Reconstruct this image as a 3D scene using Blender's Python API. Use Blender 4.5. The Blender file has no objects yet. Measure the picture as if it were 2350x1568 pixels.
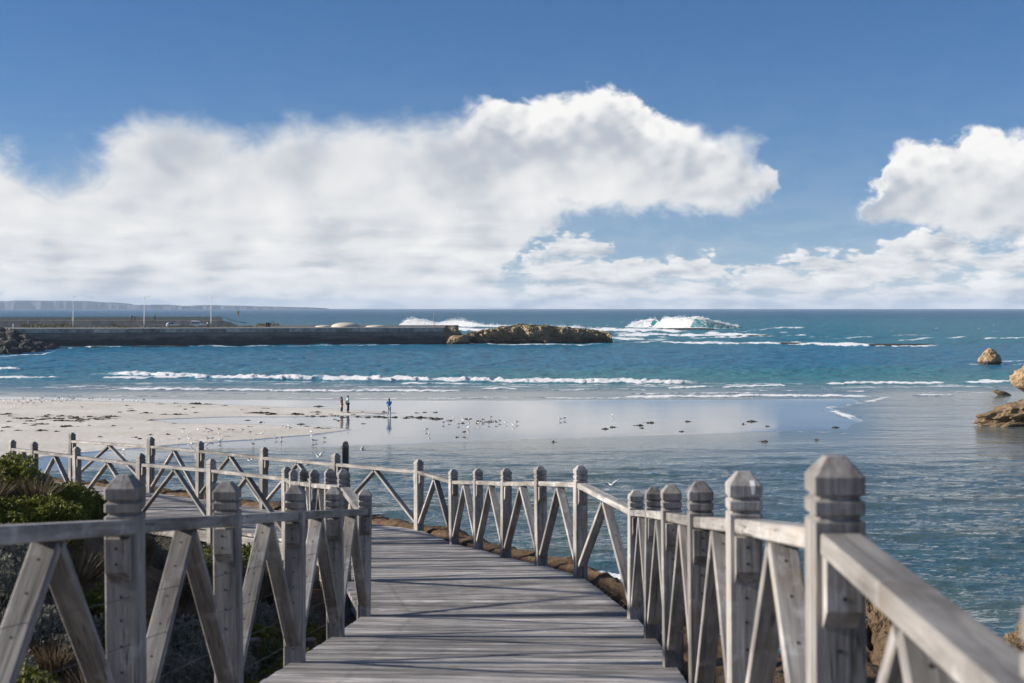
import bpy, bmesh, math, random
import numpy as np
from mathutils import Vector, Matrix

R = math.radians
rnd = random.Random(7)
scene = bpy.context.scene
COL = scene.collection

# ------------------------------------------------------------------ camera
F = 3264.0            # focal length in layout pixels (frame 2350 wide, 50 mm lens)
HY = 706.5            # height of the true horizon in the layout
CH = 10.8             # camera height above the sea
cam_d = bpy.data.cameras.new('camera')
cam = bpy.data.objects.new('camera', cam_d)
COL.objects.link(cam)
cam.location = (0, 0, CH)
cam.rotation_euler = (R(90), 0, 0)
cam_d.sensor_width = 36.0
cam_d.lens = 36.0 * F / 2350.0
cam_d.shift_y = (HY - 784.0) / 2350.0
cam_d.clip_start = 0.05
cam_d.clip_end = 40000
cam_d.dof.use_dof = True
cam_d.dof.focus_distance = 60.0
cam_d.dof.aperture_fstop = 5.2
scene.camera = cam

# ------------------------------------------------------------------ light, exposure
SUN_EL = R(20)
SUN_B = R(0)
sdir = Vector((-math.cos(SUN_EL) * math.cos(SUN_B), math.cos(SUN_EL) * math.sin(SUN_B), math.sin(SUN_EL)))
sun_d = bpy.data.lights.new('sun', 'SUN')
sun_d.energy = 5.0
sun_d.angle = R(2.2)
sun_d.color = (1.0, 0.93, 0.83)
sun = bpy.data.objects.new('sun', sun_d)
COL.objects.link(sun)
sun.location = sdir * 60
sun.rotation_euler = sdir.to_track_quat('Z', 'Y').to_euler()

scene.view_settings.view_transform = 'Standard'
scene.view_settings.look = 'None'
scene.view_settings.exposure = 0.77
scene.view_settings.gamma = 1.0
scene.render.engine = 'CYCLES'
scene.cycles.use_denoising = True
scene.cycles.denoiser = 'OPENIMAGEDENOISE'
scene.cycles.max_bounces = 6
scene.cycles.diffuse_bounces = 3
scene.cycles.glossy_bounces = 3
scene.cycles.transparent_max_bounces = 8
scene.cycles.volume_bounces = 0
scene.cycles.caustics_reflective = False
scene.cycles.caustics_refractive = False
scene.cycles.sample_clamp_indirect = 4.0


# ------------------------------------------------------------------ node helpers
class NT:
    def __init__(self, tree):
        self.t = tree
        self.n = tree.nodes
        self.l = tree.links

    def new(self, typ, **kw):
        nd = self.n.new(typ)
        for k, v in kw.items():
            setattr(nd, k, v)
        return nd

    def put(self, sock, v):
        if v is None:
            return
        if isinstance(v, bpy.types.NodeSocket):
            self.l.new(v, sock)
        elif isinstance(v, (tuple, list)) and len(v) == 3 and sock.type == 'RGBA':
            sock.default_value = (*v, 1)
        else:
            sock.default_value = v

    def math(self, op, a, b=None, c=None, clamp=False):
        nd = self.new('ShaderNodeMath', operation=op, use_clamp=clamp)
        self.put(nd.inputs[0], a)
        self.put(nd.inputs[1], b)
        self.put(nd.inputs[2], c)
        return nd.outputs[0]

    def step(self, v, a, b, lo=0.0, hi=1.0):
        nd = self.new('ShaderNodeMapRange', interpolation_type='SMOOTHSTEP')
        for i, x in enumerate((v, a, b, lo, hi)):
            self.put(nd.inputs[i], x)
        return nd.outputs[0]

    def mix(self, f, a, b, mode='MIX'):
        nd = self.new('ShaderNodeMix', data_type='RGBA', blend_type=mode)
        self.put(nd.inputs[0], f)
        self.put(nd.inputs[6], a)
        self.put(nd.inputs[7], b)
        return nd.outputs[2]

    def vec(self, x, y, z):
        nd = self.new('ShaderNodeCombineXYZ')
        for i, v in enumerate((x, y, z)):
            self.put(nd.inputs[i], v)
        return nd.outputs[0]

    def sep(self, v):
        nd = self.new('ShaderNodeSeparateXYZ')
        self.l.new(v, nd.inputs[0])
        return nd.outputs

    def vmul(self, v, s):
        nd = self.new('ShaderNodeVectorMath', operation='MULTIPLY')
        self.put(nd.inputs[0], v)
        self.put(nd.inputs[1], s)
        return nd.outputs[0]

    def vadd(self, v, s):
        nd = self.new('ShaderNodeVectorMath', operation='ADD')
        self.put(nd.inputs[0], v)
        self.put(nd.inputs[1], s)
        return nd.outputs[0]

    def noise(self, v, scale, detail=4, rough=0.55, dist=0.0, dims='3D'):
        nd = self.new('ShaderNodeTexNoise', noise_dimensions=dims)
        self.put(nd.inputs['Vector'], v)
        nd.inputs['Scale'].default_value = scale
        nd.inputs['Detail'].default_value = detail
        nd.inputs['Roughness'].default_value = rough
        nd.inputs['Distortion'].default_value = dist
        return nd.outputs[0]

    def voro(self, v, scale, feature='SMOOTH_F1', detail=0.0, dims='3D'):
        nd = self.new('ShaderNodeTexVoronoi', feature=feature, voronoi_dimensions=dims)
        self.put(nd.inputs['Vector'], v)
        nd.inputs['Scale'].default_value = scale
        nd.inputs['Detail'].default_value = detail
        return nd.outputs['Distance']

    def ramp(self, f, stops):
        nd = self.new('ShaderNodeValToRGB')
        e = nd.color_ramp.elements
        while len(e) < len(stops):
            e.new(0.5)
        for el, (p, c) in zip(e, stops):
            el.position = p
            el.color = (*c, 1) if len(c) == 3 else c
        self.put(nd.inputs[0], f)
        return nd.outputs[0]

    def fcurve(self, f, pts):
        nd = self.new('ShaderNodeFloatCurve')
        cv = nd.mapping.curves[0]
        while len(cv.points) < len(pts):
            cv.points.new(0.5, 0.5)
        for p, (x, y) in zip(cv.points, pts):
            p.location = (x, y)
            p.handle_type = 'AUTO_CLAMPED'
        nd.mapping.use_clip = False
        nd.mapping.update()
        self.put(nd.inputs['Value'], f)
        return nd.outputs[0]


# ------------------------------------------------------------------ sky
SKY_TINT = (0.49, 0.81, 1.22)
SKY_STR = 0.052
world = bpy.data.worlds.new('World')
scene.world = world
world.use_nodes = True
w = NT(world.node_tree)
w.n.clear()
sky = w.new('ShaderNodeTexSky', sky_type='NISHITA', sun_disc=False)
sky.sun_elevation = SUN_EL
sky.sun_rotation = math.atan2(sdir.x, sdir.y) % (2 * math.pi)
sky.altitude = 0
sky.air_density = 1.0
sky.dust_density = 0.05
sky.ozone_density = 1.6
tc = w.new('ShaderNodeTexCoord')
dx, dy, dz = w.sep(tc.outputs['Generated'])
AZ = w.math('MULTIPLY', w.math('ARCTAN2', dx, dy), 57.29578)
EL = w.math('MULTIPLY', w.math('ARCSINE', dz), 57.29578)


def az_of(px):
    return math.degrees(math.atan((px - 1175) / F))


def el_of(py):
    return math.degrees(math.atan((HY - py) / F))


def curve_pts(lst):
    return [((az_of(x) + 26) / 52, el_of(y) / 14) for x, y in lst]


N2 = lambda v, sc, de, ro=0.55, di=0.0: w.noise(v, sc, de, ro, di, '2D')
P2 = w.vec(w.math('ADD', w.math('MULTIPLY', AZ, 0.86), w.math('MULTIPLY', EL, 0.62)), w.math('SUBTRACT', w.math('MULTIPLY', EL, 1.15), w.math('MULTIPLY', AZ, 0.48)), 0.0)
nmid = N2(w.vadd(P2, (31.0, 7.0, 0.0)), 0.55, 5, 0.58, 0.25)
nwarp = N2(w.vadd(P2, (3.0, 71.0, 0.0)), 0.9, 4, 0.6)
T = w.math('DIVIDE', w.math('ADD', w.math('ADD', AZ, w.math('MULTIPLY', w.math('SUBTRACT', nwarp, 0.5), 2.0)), 26.0), 52.0, clamp=True)
top1 = w.math('MULTIPLY', w.fcurve(T, curve_pts([
    (-330, 250), (-150, 290), (0, 322), (90, 345), (150, 330), (230, 300), (370, 262), (560, 290), (600, 292), (700, 268), (850, 268), (1000, 262), (1080, 232),
    (1130, 214), (1230, 226), (1330, 205), (1390, 188), (1440, 205), (1500, 245), (1600, 280), (1700, 300), (1745, 330), (1785, 430), (1815, 510), (1850, 600),
    (1890, 600), (1940, 520), (1990, 450), (2040, 350), (2062, 338), (2120, 345), (2240, 302), (2330, 318), (2500, 300), (2700, 330)])), 14.0)
bot1 = w.math('MULTIPLY', w.fcurve(T, curve_pts([
    (-330, 720), (300, 720), (1000, 720), (1130, 690), (1200, 600), (1270, 530), (1330, 512), (1500, 505), (1700, 500), (1790, 470), (1850, 480),
    (1900, 505), (2000, 525), (2150, 560), (2350, 600), (2700, 620)])), 14.0)
top2 = w.math('MULTIPLY', w.fcurve(T, curve_pts([
    (-330, 560), (100, 560), (700, 560), (1000, 560), (1150, 575), (1200, 560), (1290, 528), (1380, 540), (1440, 572), (1500, 568), (1530, 582), (1620, 576),
    (1700, 600), (1780, 588), (1880, 560), (1980, 560), (2050, 535), (2130, 522), (2250, 540), (2350, 530), (2700, 540)])), 14.0)

nbig = N2(P2, 0.20, 3)
bil = w.voro(w.vadd(P2, (3.0, 5.0, 0.0)), 0.85, detail=1.1, dims='2D')
P3 = w.vec(w.math('ADD', w.math('MULTIPLY', AZ, 0.5), w.math('MULTIPLY', EL, 0.5)), w.math('SUBTRACT', w.math('MULTIPLY', EL, 1.6), w.math('MULTIPLY', AZ, 0.14)), 0.0)
nlow = N2(P3, 0.9, 5, 0.58, 0.2)
bil2 = w.voro(w.vec(AZ, w.math('MULTIPLY', EL, 2.0), 0.0), 1.5, detail=1.5, dims='2D')

crisp = w.step(AZ, -3.5, 0.0)
rag = w.math('ADD', w.math('MULTIPLY', w.math('SUBTRACT', nmid, 0.5), 1.5), w.math('MULTIPLY', w.math('SUBTRACT', 0.42, bil), w.step(crisp, 0.0, 1.0, 0.15, 0.62)))
dep1 = w.math('SUBTRACT', w.math('ADD', top1, rag), EL)
soft = w.math('ADD', w.step(crisp, 0.0, 1.0, 1.5, 0.42), w.math('MULTIPLY', w.math('MULTIPLY', w.step(AZ, 6.0, 9.8), w.step(AZ, 15.5, 13.0)), 1.3))
m1 = w.step(w.math('DIVIDE', dep1, soft), -0.35, 0.9)
up1 = w.math('SUBTRACT', EL, w.math('ADD', bot1, w.math('MULTIPLY', w.math('SUBTRACT', nmid, 0.5), 2.2)))
m1 = w.math('MULTIPLY', m1, w.step(up1, -0.3, 0.9))
# ragged ends, breaks of blue in the bank on the left
hole = w.math('ADD', w.math('POWER', w.math('DIVIDE', w.math('ADD', AZ, 17.8), 1.6), 2.0), w.math('POWER', w.math('DIVIDE', w.math('SUBTRACT', EL, 5.7), 1.1), 2.0))
hole = w.math('ADD', hole, w.math('MULTIPLY', w.math('SUBTRACT', nmid, 0.5), 3.0))
m1 = w.math('MULTIPLY', m1, w.step(hole, 0.0, 2.2, 0.2, 1.0))
rag2 = w.math('ADD', w.math('MULTIPLY', w.math('SUBTRACT', nlow, 0.5), 1.5), w.math('MULTIPLY', w.math('SUBTRACT', 0.4, bil2), 0.7))
dep2 = w.math('SUBTRACT', w.math('ADD', top2, rag2), EL)
m2 = w.step(w.math('DIVIDE', dep2, w.step(AZ, -5.0, 1.0, 3.0, 1.0)), -0.1, 0.4)
m2 = w.math('MULTIPLY', m2, w.step(nlow, 0.22, 0.5, 0.35, 1.0))
# thin veil low over the horizon all round
veil = w.math('MULTIPLY', w.math('POWER', 2.718, w.math('MULTIPLY', w.math('MAXIMUM', EL, 0.0), -0.33)), 0.92)
# scattered cumulus higher up, outside the frame
hi = w.math('MULTIPLY', w.step(nbig, 0.56, 0.70), w.step(EL, 15.0, 24.0))
# shading of the clouds: bright rims, grey bodies
lit = w.math('SUBTRACT', N2(w.vadd(P2, (31.0, 7.0, 0.0)), 0.42, 2.0, 0.5, 0.25), N2(w.vadd(P2, (30.4, 7.7, 0.0)), 0.42, 2.0, 0.5, 0.25))
litb = w.math('SUBTRACT', w.voro(w.vadd(P2, (2.72, 5.26, 0.0)), 0.85, detail=1.1, dims='2D'), bil)
litf = w.math('SUBTRACT', nlow, N2(w.vadd(P3, (-0.25, 0.45, 0.0)), 0.9, 3, 0.5, 0.2))
PL = w.vec(w.math('MULTIPLY', AZ, 0.20), w.math('ADD', w.math('MULTIPLY', EL, 1.5), w.math('MULTIPLY', nwarp, 0.5)), 0.0)
lay = N2(PL, 0.95, 4, 0.55, 0.3)
layd = w.math('SUBTRACT', lay, N2(w.vadd(PL, (0.0, 0.42, 0.0)), 0.95, 3, 0.5, 0.3))
lowf = w.step(EL, 5.2, 1.6)
rim1 = w.math('MULTIPLY', w.step(dep1, 0.25, 1.5, 1.0, 0.0), w.step(crisp, 0.0, 1.0, 0.2, 1.0))
body1 = w.math('ADD', 0.66, w.math('MULTIPLY', w.math('SUBTRACT', nbig, 0.5), w.step(crisp, 0.0, 1.0, 0.75, 1.1)))
body1 = w.math('ADD', body1, w.math('MULTIPLY', lit, 0.32))
body1 = w.math('ADD', body1, w.math('MULTIPLY', w.math('MULTIPLY', litb, w.step(dep1, 0.3, 2.6, 0.8, 0.1)), w.step(crisp, 0.0, 1.0, 0.12, 1.0)))
body1 = w.math('SUBTRACT', body1, w.math('MULTIPLY', w.math('MULTIPLY', w.step(dep1, 0.7, 1.5), w.step(dep1, 3.4, 1.7)), w.step(crisp, 0.0, 1.0, 0.08, 0.17)))
body1 = w.math('ADD', body1, w.math('MULTIPLY', w.math('MULTIPLY', layd, lowf), 0.65))
s1 = w.math('ADD', body1, w.math('MULTIPLY', rim1, 0.34))
right = w.step(AZ, -5.0, 1.0, 0.25, 1.0)
s2 = w.math('ADD', 0.60, w.math('MULTIPLY', w.math('MULTIPLY', litf, 1.15), right))
s2 = w.math('ADD', s2, w.math('MULTIPLY', lit, 0.4))
s2 = w.math('ADD', s2, w.math('MULTIPLY', layd, 0.65))
s2 = w.math('ADD', s2, w.math('MULTIPLY', w.math('MULTIPLY', w.step(dep2, 0.05, 0.6, 1.0, 0.0), 0.26), right))
s2 = w.math('ADD', s2, w.math('MULTIPLY', w.math('SUBTRACT', nbig, 0.5), 0.8))
shade = w.math('ADD', w.math('MULTIPLY', m2, s2), w.math('MULTIPLY', w.math('SUBTRACT', 1.0, m2), s1))
cl_col = w.ramp(shade, [(0.0, (0.38, 0.43, 0.52)), (0.35, (0.52, 0.55, 0.60)), (0.62, (0.74, 0.745, 0.755)), (1.0, (0.92, 0.91, 0.89))])
cover = w.math('MAXIMUM', w.math('MAXIMUM', m1, m2), hi, clamp=True)
cover = w.math('MULTIPLY', cover, w.step(EL, -0.3, 0.0))
# a clear, polarised blue: the sky is read a little higher than the line of sight
nrm = w.new('ShaderNodeVectorMath', operation='NORMALIZE')
w.l.new(w.vec(dx, dy, w.math('ADD', w.math('MULTIPLY', dz, 1.2), 0.045)), nrm.inputs[0])
w.l.new(nrm.outputs[0], sky.inputs['Vector'])
tint = w.mix(1.0, sky.outputs[0], SKY_TINT, 'MULTIPLY')
bgs = w.new('ShaderNodeBackground')
w.l.new(tint, bgs.inputs[0])
bgs.inputs[1].default_value = SKY_STR
bgc = w.new('ShaderNodeBackground')
veil_col = w.mix(w.step(nlow, 0.35, 0.65), (0.45, 0.53, 0.63), (0.58, 0.62, 0.67))
w.l.new(w.mix(cover, veil_col, cl_col), bgc.inputs[0])
bgc.inputs[1].default_value = 0.625
mxs = w.new('ShaderNodeMixShader')
w.l.new(w.math('MAXIMUM', w.math('MULTIPLY', cover, 0.97), veil), mxs.inputs[0])
w.l.new(bgs.outputs[0], mxs.inputs[1])
w.l.new(bgc.outputs[0], mxs.inputs[2])
wo = w.new('ShaderNodeOutputWorld')
w.l.new(mxs.outputs[0], wo.inputs[0])
world.cycles.sampling_method = 'MANUAL'
world.cycles.sample_map_resolution = 512


# ------------------------------------------------------------------ layout helpers
def P(x, y, z=0.0):
    """ground point at height z that the camera sees at layout position (x, y)"""
    d = (CH - z) * F / (y - HY)
    return Vector(((x - 1175) * d / F, d, z))


def PD(x, y, d):
    return Vector(((x - 1175) * d / F, d, CH - (y - HY) * d / F))


def hsh(ix, iy, iz):
    n = (ix * 374761393 + iy * 668265263 + iz * 2147483647 * 3 + 1013904223) & 0xFFFFFFFF
    n = ((n ^ (n >> 13)) * 1274126177) & 0xFFFFFFFF
    n = ((n ^ (n >> 16)) * 2246822519) & 0xFFFFFFFF
    return ((n ^ (n >> 15)) & 0xFFFFFF) / float(0xFFFFFF)


def vnoise(x, y, z=None):
    x = np.asarray(x, float)
    y = np.asarray(y, float)
    z = np.zeros_like(x) if z is None else np.asarray(z, float)
    xi, yi, zi = np.floor(x), np.floor(y), np.floor(z)
    fx, fy, fz = x - xi, y - yi, z - zi
    xi, yi, zi = xi.astype(np.int64), yi.astype(np.int64), zi.astype(np.int64)
    ux, uy, uz = (f * f * f * (f * (f * 6 - 15) + 10) for f in (fx, fy, fz))
    flat = not np.any(fz)

    def plane(k):
        a = hsh(xi, yi, k) * (1 - ux) + hsh(xi + 1, yi, k) * ux
        b = hsh(xi, yi + 1, k) * (1 - ux) + hsh(xi + 1, yi + 1, k) * ux
        return a * (1 - uy) + b * uy
    p0 = plane(zi)
    if flat:
        return p0 * 2 - 1
    return (p0 * (1 - uz) + plane(zi + 1) * uz) * 2 - 1


def fbm(x, y, z=None, oct=4, gain=0.5, lac=2.03):
    s, a, t = 0.0, 1.0, 0.0
    x = np.asarray(x, float)
    y = np.asarray(y, float)
    z = None if z is None else np.asarray(z, float)
    for i in range(oct):
        s = s + a * vnoise(x + 17.3 * i, y - 9.1 * i, z if z is None else z + 5.7 * i)
        t += a
        a *= gain
        x, y = x * lac, y * lac
        z = None if z is None else z * lac
    return s / t


def sstep(a, b, x):
    t = np.clip((np.asarray(x, float) - a) / (b - a), 0, 1)
    return t * t * (3 - 2 * t)


def poly_sd(px, py, poly):
    """signed distance to a closed polygon, positive inside"""
    d = np.full(px.shape, 1e18)
    ins = np.zeros(px.shape, bool)
    n = len(poly)
    for i in range(n):
        ax, ay = poly[i]
        bx, by = poly[(i + 1) % n]
        ex, ey = bx - ax, by - ay
        t = np.clip(((px - ax) * ex + (py - ay) * ey) / (ex * ex + ey * ey), 0, 1)
        d = np.minimum(d, (px - ax - t * ex) ** 2 + (py - ay - t * ey) ** 2)
        c = ((ay > py) != (by > py)) & (px < (bx - ax) * (py - ay) / (by - ay + 1e-12) + ax)
        ins ^= c
    d = np.sqrt(d)
    return np.where(ins, d, -d)


def link(o, parent=None):
    COL.objects.link(o)
    if parent is not None:
        o.parent = parent
    return o


def obj(name, mesh, mat=None, parent=None, M=None):
    o = bpy.data.objects.new(name, mesh)
    if mat is not None and not mesh.materials:
        mesh.materials.append(mat)
    if M is not None:
        o.matrix_world = M
    return link(o, parent)


def empty(name, loc=(0, 0, 0), rz=0.0):
    o = bpy.data.objects.new(name, None)
    o.location = loc
    o.rotation_euler = (0, 0, rz)
    o.empty_display_size = 0.1
    return link(o)


def tag(o, label=None, cat=None, group=None, kind=None):
    if label:
        o['label'] = label
    if cat:
        o['category'] = cat
    if group:
        o['group'] = group
    if kind:
        o['kind'] = kind
    return o


def mesh_from(verts, faces, name='mesh', smooth=False):
    me = bpy.data.meshes.new(name)
    me.from_pydata([tuple(v) for v in verts], [], faces)
    me.update()
    if smooth:
        me.polygons.foreach_set('use_smooth', [True] * len(me.polygons))
    return me


def grid_mesh(X, Y, Z, name, smooth=True, attrs=None, cols=None):
    nr, nc = X.shape
    me = bpy.data.meshes.new(name)
    co = np.stack([X, Y, Z], -1).reshape(-1, 3).astype(np.float32)
    idx = np.arange(nr * nc).reshape(nr, nc)
    q = np.stack([idx[:-1, :-1], idx[:-1, 1:], idx[1:, 1:], idx[1:, :-1]], -1).reshape(-1, 4)
    # wind the faces so that their normals point up
    e1 = co[q[:, 1]] - co[q[:, 0]]
    e2 = co[q[:, 3]] - co[q[:, 0]]
    if np.mean(np.cross(e1, e2)[:, 2]) < 0:
        q = q[:, ::-1]
    me.vertices.add(len(co))
    me.vertices.foreach_set('co', co.ravel())
    me.loops.add(q.size)
    me.loops.foreach_set('vertex_index', np.ascontiguousarray(q).ravel().astype(np.int32))
    me.polygons.add(len(q))
    me.polygons.foreach_set('loop_start', np.arange(0, q.size, 4, dtype=np.int32))
    me.polygons.foreach_set('loop_total', np.full(len(q), 4, np.int32))
    if smooth:
        me.polygons.foreach_set('use_smooth', np.ones(len(q), bool))
    me.update(calc_edges=True)
    for k, a in (attrs or {}).items():
        at = me.attributes.new(k, 'FLOAT', 'POINT')
        at.data.foreach_set('value', a.ravel().astype(np.float32))
    for k, a in (cols or {}).items():
        at = me.attributes.new(k, 'FLOAT_COLOR', 'POINT')
        rgba = np.concatenate([a.reshape(-1, 3), np.ones((a.size // 3, 1))], 1).astype(np.float32)
        at.data.foreach_set('color', rgba.ravel())
    return me


# ------------------------------------------------------------------ materials
def new_mat(name):
    m = bpy.data.materials.new(name)
    m.use_nodes = True
    t = NT(m.node_tree)
    b = t.n['Principled BSDF']
    return m, t, b


def bump(t, h, strength, dist, b):
    nd = t.new('ShaderNodeBump')
    nd.inputs['Strength'].default_value = strength
    nd.inputs['Distance'].default_value = dist
    t.l.new(h, nd.inputs['Height'])
    t.l.new(nd.outputs[0], b.inputs['Normal'])
    return nd


def plain(name, col, rough=0.6, var=0.12, scale=6.0, metal=0.0, spec=0.4, bmp=0.0):
    m, t, b = new_mat(name)
    c = t.new('ShaderNodeTexCoord')
    n = t.noise(c.outputs['Object'], scale, 5)
    b.inputs['Roughness'].default_value = rough
    b.inputs['Metallic'].default_value = metal
    b.inputs['Specular IOR Level'].default_value = spec
    lo = tuple(x * (1 - var) for x in col)
    hi_ = tuple(min(1, x * (1 + var)) for x in col)
    t.l.new(t.ramp(n, [(0.3, lo), (0.7, hi_)]), b.inputs['Base Color'])
    if bmp:
        bump(t, n, bmp, 0.02, b)
    return m


def wood(name, axis, base=(0.250, 0.234, 0.220), contrast=1.4, lo_t=0.70, hi_t=1.20, wear=False):
    """silver weathered hardwood, grain along the local axis"""
    m, t, b = new_mat(name)
    c = t.new('ShaderNodeTexCoord')
    oi = t.new('ShaderNodeObjectInfo')
    v = t.vadd(c.outputs['Object'], t.vmul(oi.outputs['Random'], (37.0, 91.0, 53.0)))
    sc = [26.0, 26.0, 26.0]
    sc[axis] = 1.3
    g = t.noise(t.vmul(v, tuple(sc)), 1.0, 6, 0.65, 0.6)
    sc2 = [90.0, 90.0, 90.0]
    sc2[axis] = 2.2
    fine = t.noise(t.vmul(v, tuple(sc2)), 1.0, 3, 0.6)
    blot = t.noise(v, 3.3, 4, 0.6)
    f = t.math('ADD', t.math('MULTIPLY', g, 0.75), t.math('MULTIPLY', fine, 0.25))
    lo = tuple(x * (1 - 0.52 * contrast) for x in base)
    hi_ = tuple(x * (1 + 0.32 * contrast) for x in base)
    colr = t.ramp(f, [(0.28, lo), (0.5, base), (0.72, hi_)])
    warm = t.mix(t.step(blot, 0.52, 0.74), colr, (base[0] * 0.86, base[1] * 0.70, base[2] * 0.52))
    colr = t.mix(0.45, colr, warm)
    bleach = t.step(t.noise(t.vadd(v, (5.0, 3.0, 1.0)), 7.0, 4, 0.6), 0.55, 0.68)
    colr = t.mix(t.math('MULTIPLY', bleach, 0.6), colr, (0.40, 0.388, 0.378))
    sm = [5.0, 5.0, 5.0]
    sm[axis] = 1.6
    mot = t.step(t.noise(t.vmul(v, tuple(sm)), 1.0, 4, 0.6, 0.4), 0.32, 0.68, 0.62, 1.28)
    colr = t.mix(1.0, colr, t.vec(mot, mot, mot), 'MULTIPLY')
    if wear:
        gp = t.new('ShaderNodeNewGeometry').outputs['Position']
        wr = t.step(t.noise(t.vmul(gp, (0.9, 4.5, 1.0)), 1.0, 5, 0.65, 0.3), 0.34, 0.66, 0.70, 1.22)
        colr = t.mix(1.0, colr, t.vec(wr, wr, wr), 'MULTIPLY')
    sc3 = [34.0, 34.0, 34.0]
    sc3[axis] = 0.9
    split = t.step(t.math('ABSOLUTE', t.math('SUBTRACT', t.noise(t.vmul(v, tuple(sc3)), 1.0, 2, 0.5, 0.3), 0.5)), 0.0, 0.018, 1.0, 0.0)
    split = t.math('MULTIPLY', split, t.step(t.noise(v, 2.1, 2), 0.50, 0.58))
    colr = t.mix(t.math('MULTIPLY', split, 0.85), colr, (0.03, 0.025, 0.02))
    tint = t.math('ADD', lo_t, t.math('MULTIPLY', oi.outputs['Random'], hi_t - lo_t))
    colr = t.mix(1.0, colr, t.vec(tint, tint, tint), 'MULTIPLY')
    t.l.new(colr, b.inputs['Base Color'])
    b.inputs['Roughness'].default_value = 0.72
    b.inputs['Specular IOR Level'].default_value = 0.3
    bump(t, f, 0.55, 0.006, b)
    return m


MAT_BEAM = wood('weathered_beam', 0)
MAT_POST = wood('weathered_post', 2)
MAT_PLANK = wood('weathered_plank', 0, (0.305, 0.286, 0.274), 1.2, 0.62, 1.35, True)
MAT_DARKWOOD = wood('dark_timber', 2, (0.11, 0.09, 0.07))
MAT_NAIL = plain('rusty_nail', (0.035, 0.025, 0.02), 0.7)
MAT_WIRE = plain('steel_wire', (0.09, 0.09, 0.09), 0.7)


def rock_mat(name, cols, scale=0.35, wet_z=None, bscale=1.0, veg=None, bdist=0.35):
    m, t, b = new_mat(name)
    g = t.new('ShaderNodeNewGeometry')
    pos = g.outputs['Position']
    n = t.noise(pos, scale, 8, 0.65, 0.4)
    n2 = t.noise(pos, scale * 5, 6, 0.7)
    vo = t.voro(pos, scale * 6, 'F1', 2.0)
    f = t.math('ADD', t.math('MULTIPLY', n, 0.55), t.math('MULTIPLY', n2, 0.45))
    c = t.ramp(f, [(0.3, cols[0]), (0.5, cols[1]), (0.7, cols[2])])
    pit = t.step(vo, 0.05, 0.35, 0.45, 1.0)
    c = t.mix(1.0, c, t.vec(pit, pit, pit), 'MULTIPLY')
    z = t.sep(pos)[2]
    if veg is not None:
        up = t.sep(g.outputs['Normal'])[2]
        vm = t.math('MULTIPLY', t.step(up, 0.55, 0.85), t.step(z, veg[0], veg[1]))
        vm = t.math('MULTIPLY', vm, t.step(n2, 0.42, 0.55))
        c = t.mix(vm, c, veg[2])
    if wet_z is not None:
        zz = t.math('ADD', z, t.math('MULTIPLY', t.math('SUBTRACT', n, 0.5), wet_z * 1.6))
        c = t.mix(t.step(zz, wet_z * 0.4, wet_z * 1.3, 0.85, 0.0), c, (0.035, 0.028, 0.018))
    t.l.new(c, b.inputs['Base Color'])
    b.inputs['Roughness'].default_value = 0.85
    b.inputs['Specular IOR Level'].default_value = 0.25
    h = t.math('ADD', t.math('MULTIPLY', n2, 0.6), t.math('MULTIPLY', vo, 0.5))
    bump(t, h, 0.9, bdist * bscale, b)
    return m


MAT_ROCK_FAR = rock_mat('islet_rock', [(0.12, 0.086, 0.048), (0.31, 0.225, 0.13), (0.50, 0.37, 0.22)], 0.30, 0.9, 1.3, (2.5, 4.5, (0.12, 0.13, 0.07)), 0.6)
MAT_ROCK_OCHRE = rock_mat('ochre_rock', [(0.20, 0.125, 0.058), (0.37, 0.255, 0.14), (0.52, 0.40, 0.26)], 0.8, 0.6, 1.0, None, 0.3)
MAT_ROCK_NEAR = rock_mat('limestone_rock', [(0.055, 0.037, 0.02), (0.18, 0.125, 0.068), (0.33, 0.24, 0.14)], 1.6, None, 0.5, None, 0.12)
MAT_RIM = rock_mat('rim_limestone', [(0.03, 0.02, 0.012), (0.11, 0.075, 0.042), (0.22, 0.16, 0.095)], 2.4, None, 0.5, None, 0.12)
MAT_REEF = rock_mat('reef_rock', [(0.02, 0.016, 0.012), (0.045, 0.035, 0.025), (0.07, 0.055, 0.04)], 0.4, None, 0.6)
MAT_RIPRAP = rock_mat('basalt_boulder', [(0.02, 0.018, 0.016), (0.05, 0.045, 0.04), (0.10, 0.09, 0.08)], 0.6, 0.6, 0.5)
MAT_HEADLAND = rock_mat('headland_cliff', [(0.042, 0.050, 0.062), (0.052, 0.058, 0.066), (0.10, 0.094, 0.086)], 0.006, None, 1.0, None, 10)  # bluish base colours: part of the distance haze is painted into the cliff

# water
m, t, b = new_mat('sea_water')
MAT_SEA = m
g = t.new('ShaderNodeNewGeometry')
pos = g.outputs['Position']
af = t.new('ShaderNodeAttribute', attribute_name='foam')
ac = t.new('ShaderNodeAttribute', attribute_name='wcol')
aq = t.new('ShaderNodeAttribute', attribute_name='chop')
px_, py_, pz_ = t.sep(pos)
wv = t.vec(t.math('MULTIPLY', px_, 0.8), t.math('ADD', py_, t.math('MULTIPLY', px_, 0.06)), 0.0)
r1 = t.noise(wv, 0.55, 4, 0.6, 0.5)
r2 = t.noise(wv, 1.9, 4, 0.62, 0.4)
r3 = t.noise(t.vec(t.math('MULTIPLY', px_, 0.4), py_, 0.0), 0.13, 4, 0.65, 0.3)
hh = t.math('ADD', t.math('MULTIPLY', r1, 0.75), t.math('MULTIPLY', r2, 0.32))
hh = t.math('ADD', hh, t.math('MULTIPLY', r3, 3.2))
hh = t.math('MULTIPLY', hh, aq.outputs['Fac'])
bmp_ = t.new('ShaderNodeBump')
bmp_.inputs['Strength'].default_value = 1.0
bmp_.inputs['Distance'].default_value = 0.55
t.l.new(hh, bmp_.inputs['Height'])
t.n.remove(b)
body = t.new('ShaderNodeBsdfDiffuse')
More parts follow.
